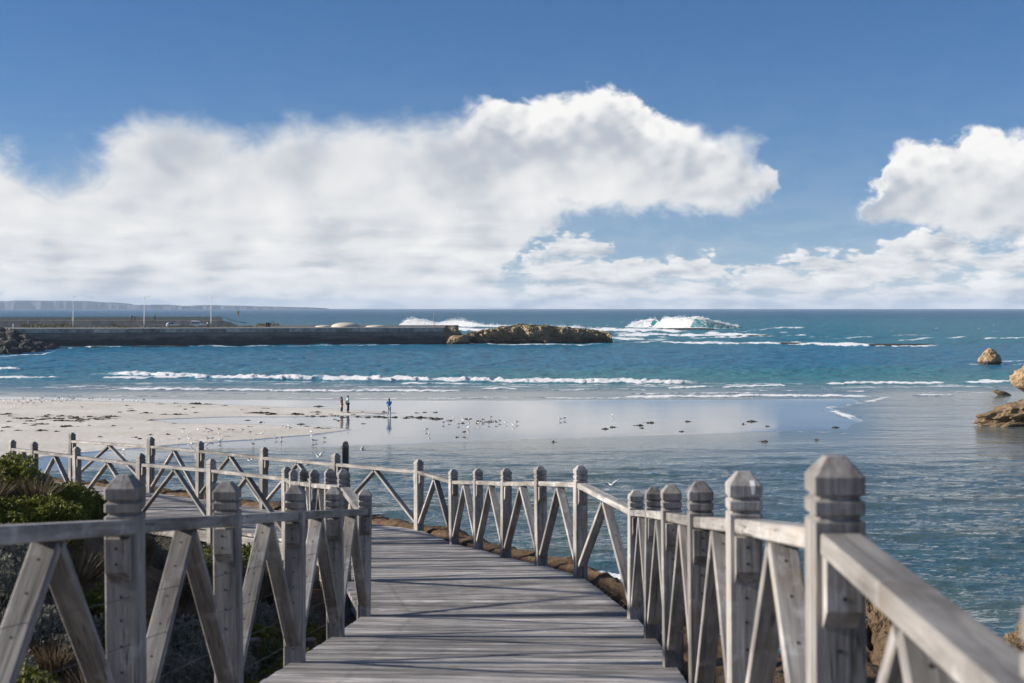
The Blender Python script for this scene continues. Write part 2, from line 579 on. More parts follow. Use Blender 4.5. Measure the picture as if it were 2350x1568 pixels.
t.l.new(ac.outputs['Color'], body.inputs['Color'])
t.l.new(bmp_.outputs[0], body.inputs['Normal'])
glo = t.new('ShaderNodeBsdfGlossy')
t.l.new(t.step(py_, 90.0, 260.0, 0.05, 0.14), glo.inputs['Roughness'])
t.l.new(bmp_.outputs[0], glo.inputs['Normal'])
fre = t.new('ShaderNodeFresnel')
fre.inputs['IOR'].default_value = 1.333
t.l.new(bmp_.outputs[0], fre.inputs['Normal'])
wmix = t.new('ShaderNodeMixShader')
# waves too small to see cap the mirror of the open water, calm films keep it
t.l.new(t.math('MULTIPLY', fre.outputs[0], t.math('MULTIPLY', t.step(aq.outputs['Fac'], 0.015, 0.5, 0.95, 0.85), t.math('MULTIPLY', t.step(py_, 120.0, 260.0, 1.0, 0.55), t.step(py_, 400.0, 2000.0, 1.0, 0.55)))), wmix.inputs[0])
t.l.new(body.outputs[0], wmix.inputs[1])
t.l.new(glo.outputs[0], wmix.inputs[2])
fn = t.noise(t.vec(t.math('MULTIPLY', px_, 0.8), t.math('MULTIPLY', py_, 0.45), pz_), 0.6, 8, 0.72, 0.6)
ff = t.step(t.math('ADD', af.outputs['Fac'], t.math('MULTIPLY', t.math('SUBTRACT', fn, 0.5), 1.5)), 0.28, 0.80)
fb = t.new('ShaderNodeBsdfDiffuse')
fb.inputs['Color'].default_value = (0.93, 0.93, 0.93, 1)
bm2 = t.new('ShaderNodeBump')
bm2.inputs['Strength'].default_value = 0.7
bm2.inputs['Distance'].default_value = 0.3
t.l.new(fn, bm2.inputs['Height'])
upn = t.new('ShaderNodeVectorMath', operation='NORMALIZE')
t.l.new(t.vadd(bm2.outputs[0], (0.0, 0.0, 1.8)), upn.inputs[0])
t.l.new(upn.outputs[0], fb.inputs['Normal'])
ftr = t.new('ShaderNodeBsdfTranslucent')
ftr.inputs['Color'].default_value = (0.84, 0.86, 0.87, 1)
fmx = t.new('ShaderNodeMixShader')
fmx.inputs[0].default_value = 0.2
t.l.new(fb.outputs[0], fmx.inputs[1])
t.l.new(ftr.outputs[0], fmx.inputs[2])
mx = t.new('ShaderNodeMixShader')
t.l.new(ff, mx.inputs[0])
t.l.new(wmix.outputs[0], mx.inputs[1])
t.l.new(fmx.outputs[0], mx.inputs[2])
t.l.new(mx.outputs[0], t.n['Material Output'].inputs[0])

m, t, b = new_mat('sea_spray')
MAT_SPRAY = m
b.inputs['Base Color'].default_value = (0.93, 0.94, 0.95, 1)
b.inputs['Roughness'].default_value = 1.0
b.inputs['Alpha'].default_value = 0.42

# sand: dry above, wet and mirror-like low down
m, t, b = new_mat('beach_sand')
MAT_SAND = m
g = t.new('ShaderNodeNewGeometry')
pos = g.outputs['Position']
aw = t.new('ShaderNodeAttribute', attribute_name='wet')
n = t.noise(pos, 0.12, 5, 0.6)
n2 = t.noise(pos, 1.2, 5, 0.6)
wet = t.step(t.math('ADD', aw.outputs['Fac'], t.math('MULTIPLY', t.math('SUBTRACT', n2, 0.5), 0.12)), 0.35, 0.62)
cd = t.mix(t.step(n, 0.35, 0.65), (0.55, 0.503, 0.43), (0.635, 0.59, 0.52))
cd = t.mix(t.math('MULTIPLY', t.step(n2, 0.5, 0.75), 0.25), cd, (0.42, 0.38, 0.33))
cw = t.mix(t.step(n, 0.4, 0.6), (0.175, 0.175, 0.172), (0.225, 0.222, 0.215))
t.l.new(t.mix(wet, cd, cw), b.inputs['Base Color'])
t.l.new(t.step(wet, 0.0, 1.0, 0.85, 0.06), b.inputs['Roughness'])
b.inputs['IOR'].default_value = 1.45
n4 = t.noise(t.vmul(pos, (0.5, 1.0, 1.0)), 0.7, 4, 0.6, 0.4)
bh = t.math('ADD', t.math('MULTIPLY', n2, t.step(wet, 0.0, 1.0, 1.0, 0.02)), t.math('MULTIPLY', n4, t.step(wet, 0.0, 1.0, 0.0, 0.10)))
bump(t, bh, 0.6, 0.12, b)

# soil of the bank
m, t, b = new_mat('sandy_soil')
MAT_SOIL = m
g = t.new('ShaderNodeNewGeometry')
pos = g.outputs['Position']
n = t.noise(pos, 0.8, 6, 0.65)
n2 = t.noise(pos, 6.0, 6, 0.7)
f = t.math('ADD', t.math('MULTIPLY', n, 0.5), t.math('MULTIPLY', n2, 0.5))
t.l.new(t.ramp(f, [(0.32, (0.045, 0.028, 0.016)), (0.5, (0.125, 0.08, 0.047)), (0.68, (0.22, 0.15, 0.092))]), b.inputs['Base Color'])
b.inputs['Roughness'].default_value = 0.95
b.inputs['Specular IOR Level'].default_value = 0.15
bump(t, n2, 0.9, 0.08, b)


def leaf_mat(name, c0, c1, rough=0.6):
    m, t, b = new_mat(name)
    oi = t.new('ShaderNodeObjectInfo')
    at = t.new('ShaderNodeAttribute', attribute_name='tone')
    f = t.math('ADD', t.math('MULTIPLY', at.outputs['Fac'], 0.75), t.math('MULTIPLY', oi.outputs['Random'], 0.25))
    t.l.new(t.mix(f, c0, c1), b.inputs['Base Color'])
    b.inputs['Roughness'].default_value = rough
    b.inputs['Specular IOR Level'].default_value = 0.3
    tr = t.new('ShaderNodeBsdfTranslucent')
    t.l.new(t.mix(f, c0, c1), tr.inputs['Color'])
    mx = t.new('ShaderNodeMixShader')
    mx.inputs[0].default_value = 0.22
    t.l.new(b.outputs[0], mx.inputs[1])
    t.l.new(tr.outputs[0], mx.inputs[2])
    t.l.new(mx.outputs[0], t.n['Material Output'].inputs[0])
    return m


MAT_SILVER = leaf_mat('silver_leaf', (0.12, 0.118, 0.095), (0.33, 0.325, 0.27))
MAT_GREEN = leaf_mat('green_leaf', (0.075, 0.085, 0.016), (0.25, 0.265, 0.045))
MAT_DARKLEAF = leaf_mat('dark_leaf', (0.05, 0.06, 0.028), (0.15, 0.165, 0.075))
MAT_DRY = leaf_mat('dry_grass', (0.07, 0.05, 0.03), (0.20, 0.145, 0.085))
MAT_QUAYSCRUB = leaf_mat('quay_scrub', (0.07, 0.065, 0.03), (0.20, 0.19, 0.07))
MAT_STEM = plain('shrub_stem', (0.07, 0.05, 0.035), 0.9)

# concrete of the breakwater: dark stained, algae towards the water line
m, t, b = new_mat('stained_concrete')
MAT_CONC_DARK = m
g = t.new('ShaderNodeNewGeometry')
pos = g.outputs['Position']
x_, y_, z_ = t.sep(pos)
n = t.noise(t.vec(x_, y_, t.math('MULTIPLY', z_, 4.0)), 0.16, 7, 0.65)
n2 = t.noise(t.vec(x_, y_, t.math('MULTIPLY', z_, 2.0)), 1.3, 5, 0.7)
c = t.ramp(t.math('ADD', t.math('MULTIPLY', n, 0.6), t.math('MULTIPLY', n2, 0.4)), [(0.3, (0.08, 0.073, 0.064)), (0.55, (0.18, 0.165, 0.145)), (0.75, (0.30, 0.28, 0.25))])
zz = t.math('ADD', z_, t.math('MULTIPLY', t.math('SUBTRACT', n, 0.5), 3.5))
c = t.mix(t.step(zz, 1.2, 3.2, 0.8, 0.0), c, (0.035, 0.032, 0.027))
t.l.new(c, b.inputs['Base Color'])
b.inputs['Roughness'].default_value = 0.9
bump(t, n2, 0.6, 0.15, b)
MAT_CONC = plain('pale_concrete', (0.30, 0.28, 0.25), 0.9, 0.35, 0.5)
MAT_CONC_TOP = plain('concrete_coping', (0.46, 0.43, 0.38), 0.9, 0.15, 0.7)
MAT_WALL2 = plain('seawall_concrete', (0.50, 0.44, 0.355), 0.9, 0.3, 0.35)
MAT_DOME = plain('dome_render', (0.52, 0.47, 0.38), 0.9, 0.06, 0.6)
MAT_ASPHALT = plain('quay_asphalt', (0.09, 0.085, 0.08), 0.9, 0.2)
MAT_GALV = plain('galvanised_steel', (0.74, 0.74, 0.72), 0.5, 0.08)
MAT_WHITE = plain('white_paint', (0.78, 0.78, 0.77), 0.35, 0.03)
MAT_GLASS = plain('dark_glass', (0.02, 0.025, 0.03), 0.08, 0.1, spec=0.8)
MAT_TYRE = plain('tyre_rubber', (0.02, 0.02, 0.02), 0.8)
MAT_RED = plain('red_paint', (0.45, 0.03, 0.04), 0.35, 0.05)
MAT_YELLOW = plain('yellow_paint', (0.70, 0.40, 0.05), 0.5, 0.05)
MAT_BLACK = plain('black_plastic', (0.02, 0.02, 0.02), 0.6)
m, t, b = new_mat('fence_mesh')
MAT_MESH = m
b.inputs['Base Color'].default_value = (0.52, 0.44, 0.34, 1)
b.inputs['Roughness'].default_value = 0.8
b.inputs['Alpha'].default_value = 0.72

# ------------------------------------------------------------------ walkway layout (edges of the deck, seen from above)
def st(x, y, zb):
    return Vector((x, y, CH - (zb + 2.5 * y / F)))


RIGHT = [st(0.60, -1.2, 1.51), st(0.735, 1.86, 1.51), st(0.787, 3.45, 1.51), st(0.873, 5.3, 1.757), st(0.957, 7.15, 2.02), st(1.02, 9.0, 2.264), st(1.075, 10.9, 2.519),
         st(1.10, 12.7, 2.77), st(0.707, 14.7, 2.767), st(0.34, 16.46, 2.97), st(-0.08, 18.3, 3.2), st(-0.48, 20.2, 3.415), st(-0.89, 21.8, 3.608),
         st(-1.52, 23.2, 3.61), st(-3.09, 24.9, 3.675), st(-4.65, 26.6, 3.74), st(-6.2, 28.2, 3.77), st(-7.5, 29.5, 3.81), st(-9.9, 32.0, 3.93), st(-12.2, 34.2, 4.05)]
LEFT = [st(-1.5, -1.2, 1.51), st(-1.5, 1.86, 1.51), st(-1.5, 3.65, 1.54), st(-1.486, 5.5, 1.79), st(-1.46, 7.35, 2.04), st(-1.406, 9.2, 2.286), st(-1.36, 10.97, 2.525),
        st(-1.344, 12.9, 2.79), st(-1.73, 14.7, 2.807), st(-2.12, 16.5, 3.01), st(-2.54, 18.3, 3.22), st(-2.97, 20.2, 3.43), st(-3.37, 21.9, 3.63),
        st(-3.55, 22.4, 3.63), st(-5.05, 23.9, 3.67), st(-6.6, 25.3, 3.72), st(-8.2, 26.85, 3.75), st(-9.63, 28.7, 3.83), st(-10.5, 29.9, 3.9), st(-13.4, 32.2, 4.05)]


def near_line(X, Y, line):
    """distance to a polyline, height of the nearest point, and side (positive = right of the direction of travel)"""
    best = np.full(X.shape, 1e9)
    zz = np.zeros(X.shape)
    sd = np.zeros(X.shape)
    for a, c in zip(line[:-1], line[1:]):
        ex, ey = c.x - a.x, c.y - a.y
        L2 = ex * ex + ey * ey
        tt = np.clip(((X - a.x) * ex + (Y - a.y) * ey) / L2, 0, 1)
        qx, qy = X - a.x - tt * ex, Y - a.y - tt * ey
        d = np.sqrt(qx * qx + qy * qy)
        s = np.sign(ey * qx - ex * qy)
        k = d < best
        best = np.where(k, d, best)
        zz = np.where(k, a.z + (c.z - a.z) * tt, zz)
        sd = np.where(k, s, sd)
    return best, zz, sd


def ground_z(X, Y):
    X = np.asarray(X, float)
    Y = np.asarray(Y, float)
    dr, zr, sr = near_line(X, Y, RIGHT)
    dl, zl, sl = near_line(X, Y, LEFT)
    nz = fbm(X * 0.7, Y * 0.7, oct=4)
    nf = fbm(X * 2.6 + 9, Y * 2.6, oct=5, gain=0.7)
    # seaward side: a lip of earth, wider near the camera, then a steep fall to the water
    lip = 0.27 + 0.30 * sstep(15.0, 17.5, Y) + 2.6 * sstep(10.5, 7.0, Y) + 0.5 * sstep(12.4, 10.0, Y) + 0.16 * nz
    over = np.maximum(dr - lip, 0)
    out = zr - 0.12 + 0.15 * sstep(0.06, 0.22, dr) - 0.03 * np.minimum(dr, lip) - 0.5 * sstep(0.6, 3.2, dr) * sstep(12, 8, Y) + 0.11 * nf * sstep(0.1, 0.4, dr) - np.minimum(over * 1.15 + 0.35 * nz * sstep(0, 1.5, over), 14)
    out = np.maximum(out, -1.6)
    # landward side: dune
    rise = 1.42 * sstep(0.8, 3.6, dl) * np.exp(-((Y - 15.0) / 4.8) ** 2) + 0.15 * sstep(2.0, 6, dl)
    inn = zl - 0.40 - 0.35 * np.exp(-((dl - 0.9) / 0.7) ** 2) * sstep(16, 9, Y) + rise + 0.16 * nz * sstep(0, 1, dl) + 0.05 * nf
    fall = np.maximum(Y - (24 - X * 1.02) - 3.2, 0)
    under = np.minimum(zr, zl) - 0.34
    z = np.where(sr > 0, out, np.where(sl < 0, inn, under))
    return z


# ------------------------------------------------------------------ the ground of the bank
gx = np.concatenate([np.linspace(-40, -14, 40), np.linspace(-13.8, 8, 250), np.linspace(8.3, 34, 50)])
gy = np.concatenate([np.linspace(-8, 0, 20), np.linspace(0.1, 36, 300), np.linspace(36.5, 60, 40)])
GX, GY = np.meshgrid(gx, gy)
GZ = ground_z(GX, GY)
tag(obj('ground', grid_mesh(GX, GY, GZ, 'ground'), MAT_SOIL), kind='structure')

# ------------------------------------------------------------------ beach
DRY = [P(x, y) for x, y in [(-2600, 885), (-500, 908), (0, 917), (300, 923), (560, 931), (790, 940), (915, 949), (860, 955), (700, 959), (560, 958), (370, 965), (450, 973),
                            (620, 976), (760, 980), (812, 988), (730, 1000), (600, 1011), (440, 1022), (250, 1036), (120, 1050), (-100, 1075), (-500, 1110), (-2600, 1290)]]
WET = [P(x, y) for x, y in [(-2600, 875), (-500, 900), (0, 910), (300, 915), (600, 919), (900, 920), (1300, 919), (1700, 918), (1960, 915), (1990, 924), (1905, 936), (1935, 953), (1965, 968),
                            (1930, 985), (1650, 997), (1400, 1003), (1150, 1010), (900, 1022), (700, 1031), (500, 1043), (300, 1062), (0, 1095), (-500, 1130), (-2600, 1330)]]
DRYP = [(p.x, p.y) for p in DRY]
WETP = [(p.x, p.y) for p in WET]


def beach_h(X, Y):
    wob = 0.9 * fbm(X * 0.16, Y * 0.09, oct=3)
    sw = poly_sd(X, Y, WETP) + wob
    sdry = poly_sd(X, Y, DRYP) + wob
    h = np.where(sw > 0, 0.045 * (1 - np.exp(-sw / 4.0)), 0.03 * sw)
    h = h + np.where(sdry > 0, 0.30 * (1 - np.exp(-np.maximum(sdry, 0) / 7.0)), 0)
    h = np.maximum(h, -1.5)
    return h + 0.012 * fbm(X * 0.5, Y * 0.5, oct=3) * sstep(0, 6, sdry), sdry


bx_, by_ = np.meshgrid(np.concatenate([np.linspace(-260, -112, 60), np.linspace(-110, 60, 300)]), np.linspace(52, 225, 330))
BH, BSD = beach_h(bx_, by_)
tag(obj('beach', grid_mesh(bx_, by_, BH, 'beach', attrs={'wet': 1 - sstep(-1.2, 2.2, BSD)}), MAT_SAND), kind='structure')


def beach_at(x, y):
    h, _ = beach_h(np.array([x]), np.array([y]))
    return max(float(h[0]), 0.0)


# ------------------------------------------------------------------ sea
us = np.concatenate([np.tan(np.radians(np.linspace(-82, -25.5, 30))), np.linspace(-0.46, 0.46, 760), np.tan(np.radians(np.linspace(25.5, 82, 30)))])
pys = np.concatenate([HY + 2.85 + np.linspace(0, 1, 55) ** 1.2 * 48, np.arange(757.9, 935, 0.62), np.arange(935.5, 1420, 1.55), np.array([1450, 1500, 1600, 1750, 2000])])
U, PYS = np.meshgrid(us, pys)
D = CH * F / (PYS - HY)
SX, SY = U * D, D
PX = 1175 + U * F


def foam_lines():
    # (points, half thickness above/below, strength, height of the roller)
    return [
        ([(150, 856), (230, 858), (330, 862), (480, 867), (640, 870), (900, 873), (1200, 876), (1450, 878), (1640, 878), (1680, 880)], 4.8, 1.05, 0.75),
        ([(230, 866), (300, 868), (420, 866)], 3.5, 0.9, 0.2),
        ([(420, 872), (560, 876), (700, 877), (820, 878)], 1.6, 0.66, 0.05), ([(700, 886), (900, 888), (1050, 887), (1300, 889)], 1.3, 0.6, 0.05), ([(1150, 883), (1300, 884), (1420, 883)], 1.5, 0.66, 0.06), ([(1650, 881), (1760, 880), (1860, 881)], 1.4, 0.62, 0.05), ([(300, 901), (520, 903), (760, 905), (980, 904)], 1.1, 0.6, 0.03),
        ([(-300, 842), (-60, 846), (38, 848), (60, 849)], 5.5, 1.0, 0.5),
        ([(-300, 866), (0, 867), (110, 867), (160, 866)], 3.2, 0.95, 0.3),
        ([(-300, 903), (0, 904), (60, 904)], 1.8, 0.7, 0.1),
        ([(195, 895), (330, 893), (560, 896), (760, 898), (1060, 897), (1100, 897)], 2.6, 0.95, 0.25),
        ([(310, 888), (400, 889), (460, 891)], 2.0, 0.6, 0.15),
        ([(910, 882), (985, 880), (1090, 882)], 2.4, 0.75, 0.2),
        ([(1100, 894), (1160, 892), (1190, 893)], 2.2, 0.85, 0.2),
        ([(80, 908), (300, 909), (560, 912)], 1.3, 0.62, 0.04),
        ([(560, 913), (800, 915), (1050, 914), (1150, 912), (1350, 914), (1600, 913)], 1.6, 0.68, 0.06),
        ([(1250, 897), (1340, 894), (1400, 893), (1500, 895)], 1.9, 0.62, 0.12),
        ([(1530, 891), (1580, 889), (1625, 888)], 2.6, 0.85, 0.25),
        ([(1650, 889), (1720, 887), (1790, 885), (1810, 886)], 2.4, 0.9, 0.22),
        ([(1420, 905), (1560, 903), (1700, 903), (1760, 902)], 2.0, 0.72, 0.12),
        ([(1400, 911), (1600, 911), (1760, 908), (1900, 909), (2010, 911), (2030, 912)], 3.0, 0.98, 0.25),
        ([(1885, 881), (1930, 881), (1990, 879), (2090, 881), (2165, 879), (2180, 878)], 3.0, 0.95, 0.35),
        ([(2180, 879), (2260, 878), (2340, 875), (2600, 872)], 3.0, 0.95, 0.35),
        ([(1660, 893), (1750, 896), (1850, 897)], 1.4, 0.6, 0.08),
        ([(1915, 899), (1960, 899), (1985, 899)], 1.6, 0.75, 0.1),
        ([(2095, 909), (2140, 908), (2190, 908)], 2.2, 0.88, 0.2),
        ([(2100, 902), (2200, 900), (2330, 902)], 1.2, 0.55, 0.05),
        ([(2235, 873), (2300, 872), (2400, 871)], 1.4, 0.75, 0.1),
        # outer lines behind the breakwater and the islet
        ([(880, 753), (1000, 755), (1150, 757), (1300, 757), (1450, 758), (1560, 760), (1620, 762)], 3.4, 1.05, 0.5),
        ([(1405, 770), (1500, 768), (1600, 770), (1720, 771), (1765, 772), (1790, 773)], 2.6, 1.0, 0.5),
        ([(1400, 777), (1500, 779), (1560, 780)], 2.0, 0.8, 0.2),
        ([(1400, 786), (1500, 786), (1640, 788), (1800, 788), (1880, 790), (1960, 792), (2050, 793), (2150, 793), (2180, 792)], 2.4, 0.95, 0.3),
        ([(2230, 779), (2300, 777), (2380, 777), (2600, 776)], 1.6, 0.8, 0.25),
        ([(2050, 780), (2120, 777), (2190, 775), (2230, 774)], 1.0, 0.66, 0.15),
        ([(1800, 770), (1850, 770)], 1.2, 0.8, 0.15), ([(1880, 778), (1990, 774), (2010, 774)], 0.9, 0.6, 0.1), ([(2040, 771), (2110, 769), (2140, 770)], 1.0, 0.62, 0.1),
        ([(1740, 757), (1800, 752), (1850, 754)], 1.2, 0.68, 0.2),
        ([(1280, 1316), (1360, 1317), (1420, 1322), (1470, 1330)], 9.0, 1.0, 0.25),
        ([(120, 800), (170, 798), (220, 796), (290, 795)], 1.3, 0.72, 0.05), ([(-200, 822), (0, 818), (90, 812), (150, 803)], 1.3, 0.8, 0.05),
        ([(300, 794), (450, 794), (700, 793), (1000, 792)], 0.8, 0.5, 0.02), ([(1000, 790), (1100, 789), (1250, 791), (1410, 791)], 1.2, 0.62, 0.03),
        ([(2200, 836), (2260, 836), (2330, 837), (2420, 836)], 1.3, 0.72, 0.05), ([(2290, 831), (2350, 829), (2420, 828)], 1.2, 0.72, 0.05),
        # swash running up the flat
        ([(1600, 983), (1680, 985), (1800, 990), (1900, 993), (1990, 997)], 1.2, 0.52, 0.01),
        ([(900, 1011), (1200, 1010), (1500, 1003)], 1.0, 0.42, 0.0),
    ]


def ys_of(pts):
    return sum(p[1] for p in pts) / len(pts)


FO = np.zeros_like(PX)
RH = np.zeros_like(PX)
wob = fbm(PX * 0.012, PYS * 0.02 + 3, oct=4)
gate = fbm(PX * 0.02 + 40, PYS * 0.15, oct=4)
fine = fbm(SX * 1.1, SY * 0.3, oct=4, gain=0.6)
for k, (pts, th, s, rh) in enumerate(foam_lines()):
    th = th * (0.60 if ys_of(pts) > 800 else 1.05)
    xs = np.array([p[0] for p in pts], float)
    ys = np.array([p[1] for p in pts], float)
    sel = (pys > ys.min() - 6 * th) & (pys < ys.max() + 6 * th)
    if not sel.any():
        continue
    x, y = PX[sel], PYS[sel]
    hf = fbm(x * 0.075 + 13 * k, y * 0.15, oct=4, gain=0.55)
    yl = np.interp(x, xs, ys) + wob[sel] * th * 0.6 + hf * th * 0.6
    ends = sstep(xs[0] - 6, xs[0] + 0.12 * (xs[-1] - xs[0]), x) * sstep(xs[-1] + 6, xs[-1] - 0.12 * (xs[-1] - xs[0]), x)
    dy_ = (y - yl) / th
    tail = np.where(dy_ < 0, np.exp(-(dy_ / 0.9) ** 2), np.exp(-(dy_ / 0.75) ** 4))
    var = np.clip(0.90 + 0.5 * gate[sel] + 0.35 * hf, 0.1, 1.2)
    f = tail * ends * s * var
    FO[sel] = np.maximum(FO[sel], f)
    RH[sel] = np.maximum(RH[sel], 0.62 * rh * np.exp(-((dy_ + 0.35) / 0.9) ** 2) * ends)

# lace of old foam where the swell breaks on the reef and along the swash
zone = np.exp(-((PYS - 769) / 15) ** 2) * sstep(1080, 1180, PX) * sstep(2100, 1650, PX)
lace = sstep(0.12, 0.5, fbm(PX * 0.03 + 5, PYS * 0.35, oct=4))
FO = np.maximum(FO, zone * lace * 0.85)
zone = np.exp(-((PYS - 915) / 9) ** 2) * sstep(1990, 2040, PX) * 0.40 + np.exp(-((PYS - 872) / 8) ** 2) * 0.22 * sstep(800, 1500, PX)
FO = np.maximum(FO, zone * (0.5 + fbm(PX * 0.03, PYS * 0.5, oct=4)))
wash = np.exp(-((PYS - 886) / 15) ** 2) * (0.20 + 0.62 * fbm(PX * 0.006 + 3, PYS * 0.30, oct=5, gain=0.6))
FO = np.maximum(FO, wash)
# bore edge advancing over the flat on the right
bore = [(2040, 911), (1975, 926), (1935, 931), (1898, 937), (1915, 946), (1945, 955), (1972, 967)]
bp = [(P(*q).x, P(*q).y) for q in bore]
sel = (pys > 905) & (pys < 975)
bd = np.full(PX[sel].shape, 1e9)
for (ax, ay), (cx, cy) in zip(bp[:-1], bp[1:]):
    ex, ey = cx - ax, cy - ay
    tt = np.clip(((SX[sel] - ax) * ex + (SY[sel] - ay) * ey) / (ex * ex + ey * ey), 0, 1)
    bd = np.minimum(bd, np.hypot(SX[sel] - ax - tt * ex, SY[sel] - ay - tt * ey))
FO[sel] = np.maximum(FO[sel], np.exp(-(bd / 0.75) ** 2) * np.clip(0.62 + 0.6 * gate[sel], 0, 1))
# white caps out at sea
caps = sstep(0.52, 0.70, fbm(PX * 0.028 + 11, PYS * 0.7, oct=4)) * sstep(718, 745, PYS) * sstep(800, 775, PYS)
FO = np.maximum(FO, caps * 0.55)

# colour of the water: depth, turbidity, weed
C_FAR = np.array([0.015, 0.085, 0.158])
C_TEAL = np.array([0.014, 0.145, 0.205])
C_BAY = np.array([0.026, 0.148, 0.245])
C_GRN = np.array([0.050, 0.200, 0.195])
C_SHAL = np.array([0.16, 0.185, 0.175])
C_SAND = np.array([0.20, 0.19, 0.15])
C_NEAR = np.array([0.088, 0.128, 0.130])
C_DEEP = np.array([0.038, 0.095, 0.115])


def lerp(a, b, t):
    return a + (b - a) * t[..., None]


big = fbm(PX * 0.004 + 2, PYS * 0.03, oct=4)
wc = np.broadcast_to(C_FAR, PX.shape + (3,)).copy()
wc = lerp(wc, C_TEAL, sstep(712, 750, PYS + 6 * big) * (0.5 + 0.5 * sstep(700, 1600, PX)))
wc = lerp(wc, C_BAY, sstep(785, 800, PYS + 4 * big))
wc = lerp(wc, C_GRN, 0.65 * sstep(835, 856, PYS + 10 * big) * (0.35 + 0.65 * sstep(500, 1500, PX)))
wc = lerp(wc, C_SHAL, sstep(872, 905, PYS + 8 * big))
wc = lerp(wc, C_SAND, 0.55 * sstep(985, 1010, PYS))
wc = lerp(wc, C_NEAR, sstep(1010, 1075, PYS + 25 * big))
wc = lerp(wc, C_DEEP, 0.85 * sstep(1130, 1260, PYS + 40 * big + 0.05 * (PX - 1900)))
wc = lerp(wc, np.array([0.06, 0.10, 0.075]), 0.7 * sstep(0.15, 0.5, fbm(PX * 0.006 + 7, PYS * 0.022, oct=3)) * sstep(1020, 1080, PYS))

# relief of the surface
chop = 0.015 + 0.785 * sstep(905, 865, PYS) + 0.19 * sstep(990, 1085, PYS) + 0.24 * sstep(1060, 1300, PYS)
chop = chop + 0.10 * sstep(1930, 2080, PX) * sstep(900, 925, PYS) * sstep(1060, 1000, PYS)
near = sstep(995, 1110, PYS)
amp = 0.15 * near + 0.10 * sstep(905, 850, PYS)
wav = fbm((SX * 0.30 + SY * 0.05) * 1.0, SY * 0.60 - SX * 0.04, oct=5, gain=0.62)
swell = np.sin(SY * 0.42 - SX * 0.035 + 2.2 * fbm(SX * 0.04, SY * 0.05, oct=2)) * 0.5 + 0.5
swell = swell ** 3
SZ = wav * amp + 0.22 * swell * near * (0.6 + 0.6 * fbm(SX * 0.06, SY * 0.06 + 8, oct=2)) + RH * (1 + 0.4 * fine) + 0.16 * np.clip(FO, 0, 1) * fine
far = sstep(790, 720, PYS)
bay = sstep(890, 850, PYS) * sstep(770, 800, PYS)
SZ = SZ + bay * (0.34 * fbm(SX * 0.24, SY * 0.12 + SX * 0.01, oct=5, gain=0.6) + 0.25 * fbm(SX * 0.03, SY * 0.035, oct=3))
outer = sstep(805, 780, PYS)
SZ = SZ + outer * 0.7 * fbm(SX * 0.11, SY * 0.045, oct=4, gain=0.6) * sstep(712, 735, PYS)
SZ = SZ + far * 0.5 * fbm(SX * 0.012, SY * 0.02, oct=3)
# the green of light through the wave faces
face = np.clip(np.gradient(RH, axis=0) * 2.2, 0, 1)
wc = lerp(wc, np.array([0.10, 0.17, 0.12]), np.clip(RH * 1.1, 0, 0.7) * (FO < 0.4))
wc = lerp(wc, np.array([0.085, 0.10, 0.055]), np.clip((swell * near - 0.55) * 1.1, 0, 0.6))
tag(obj('sea', grid_mesh(SX, SY, SZ, 'sea', attrs={'foam': FO, 'chop': chop}, cols={'wcol': wc}), MAT_SEA), kind='structure')


# big surf on the outer reef: each breaker is a ridge of water with its own profile
def breaker(name, x0, x1, d, tops, foam_fn, depth=16.0, n=150, label=None):
    base_y = HY + CH * F / d
    uu = np.linspace(0, 1, n)
    pxs = x0 + (x1 - x0) * uu
    hy_ = np.interp(pxs, [q[0] for q in tops], [q[1] for q in tops])
    H = np.maximum(CH - (hy_ - HY) * d / F, 0.0)
    prof = [(-1.9, -0.25), (-1.1, 0.02), (-0.6, 0.10), (-0.36, 0.26), (-0.24, 0.48), (-0.17, 0.70), (-0.13, 0.88), (-0.06, 0.98), (0.05, 1.0), (0.22, 0.9), (0.5, 0.6), (0.9, 0.25), (1.5, 0.0), (2.2, -0.25)]
    vs = np.interp(np.linspace(0, 1, 46), np.linspace(0, 1, len(prof)), [p[0] for p in prof])
    hs_ = np.interp(np.linspace(0, 1, 46), np.linspace(0, 1, len(prof)), [p[1] for p in prof])
    UU, VV = np.meshgrid(uu, vs)
    HH = hs_[:, None] * H[None, :]
    PXX = x0 + (x1 - x0) * UU
    Xw = (PXX - 1175) * d / F
    Yw = d + VV * depth * 0.35 + 4 * np.sin(UU * 9) - 0.45 * (Xw - ((x0 + x1) / 2 - 1175) * d / F)
    fo = foam_fn(PXX, hs_[:, None] + 0 * UU, VV)
    nz = fbm(Xw * 0.6, VV * 3.0, HH * 0.8, oct=5, gain=0.6)
    Z = HH + nz * 0.45 * fo * sstep(0.05, 0.5, hs_[:, None] + 0 * UU) - 0.05
    Yw = Yw + nz * 0.3 * fo
    col = np.broadcast_to(np.array([0.02, 0.17, 0.19]), UU.shape + (3,)).copy()
    tag(obj(name, grid_mesh(Xw, Yw, Z, name, attrs={'foam': np.clip(fo * 1.7 - 0.25, 0, 2), 'chop': 0.2 + 0 * UU}, cols={'wcol': col}), MAT_SEA), label, kind='structure')


breaker('breaking_wave', 890, 1560, 790, [(890, 756), (912, 744), (925, 735), (945, 733), (975, 738), (1000, 742), (1030, 737), (1060, 736), (1085, 742), (1110, 747), (1200, 749), (1330, 750), (1480, 752), (1560, 756)],
        lambda x, h, v: np.clip(0.95 + 0.3 * fbm(x * 0.05, v * 2, oct=3), 0, 1.2) * sstep(885, 905, x) * sstep(1560, 1480, x), n=220)


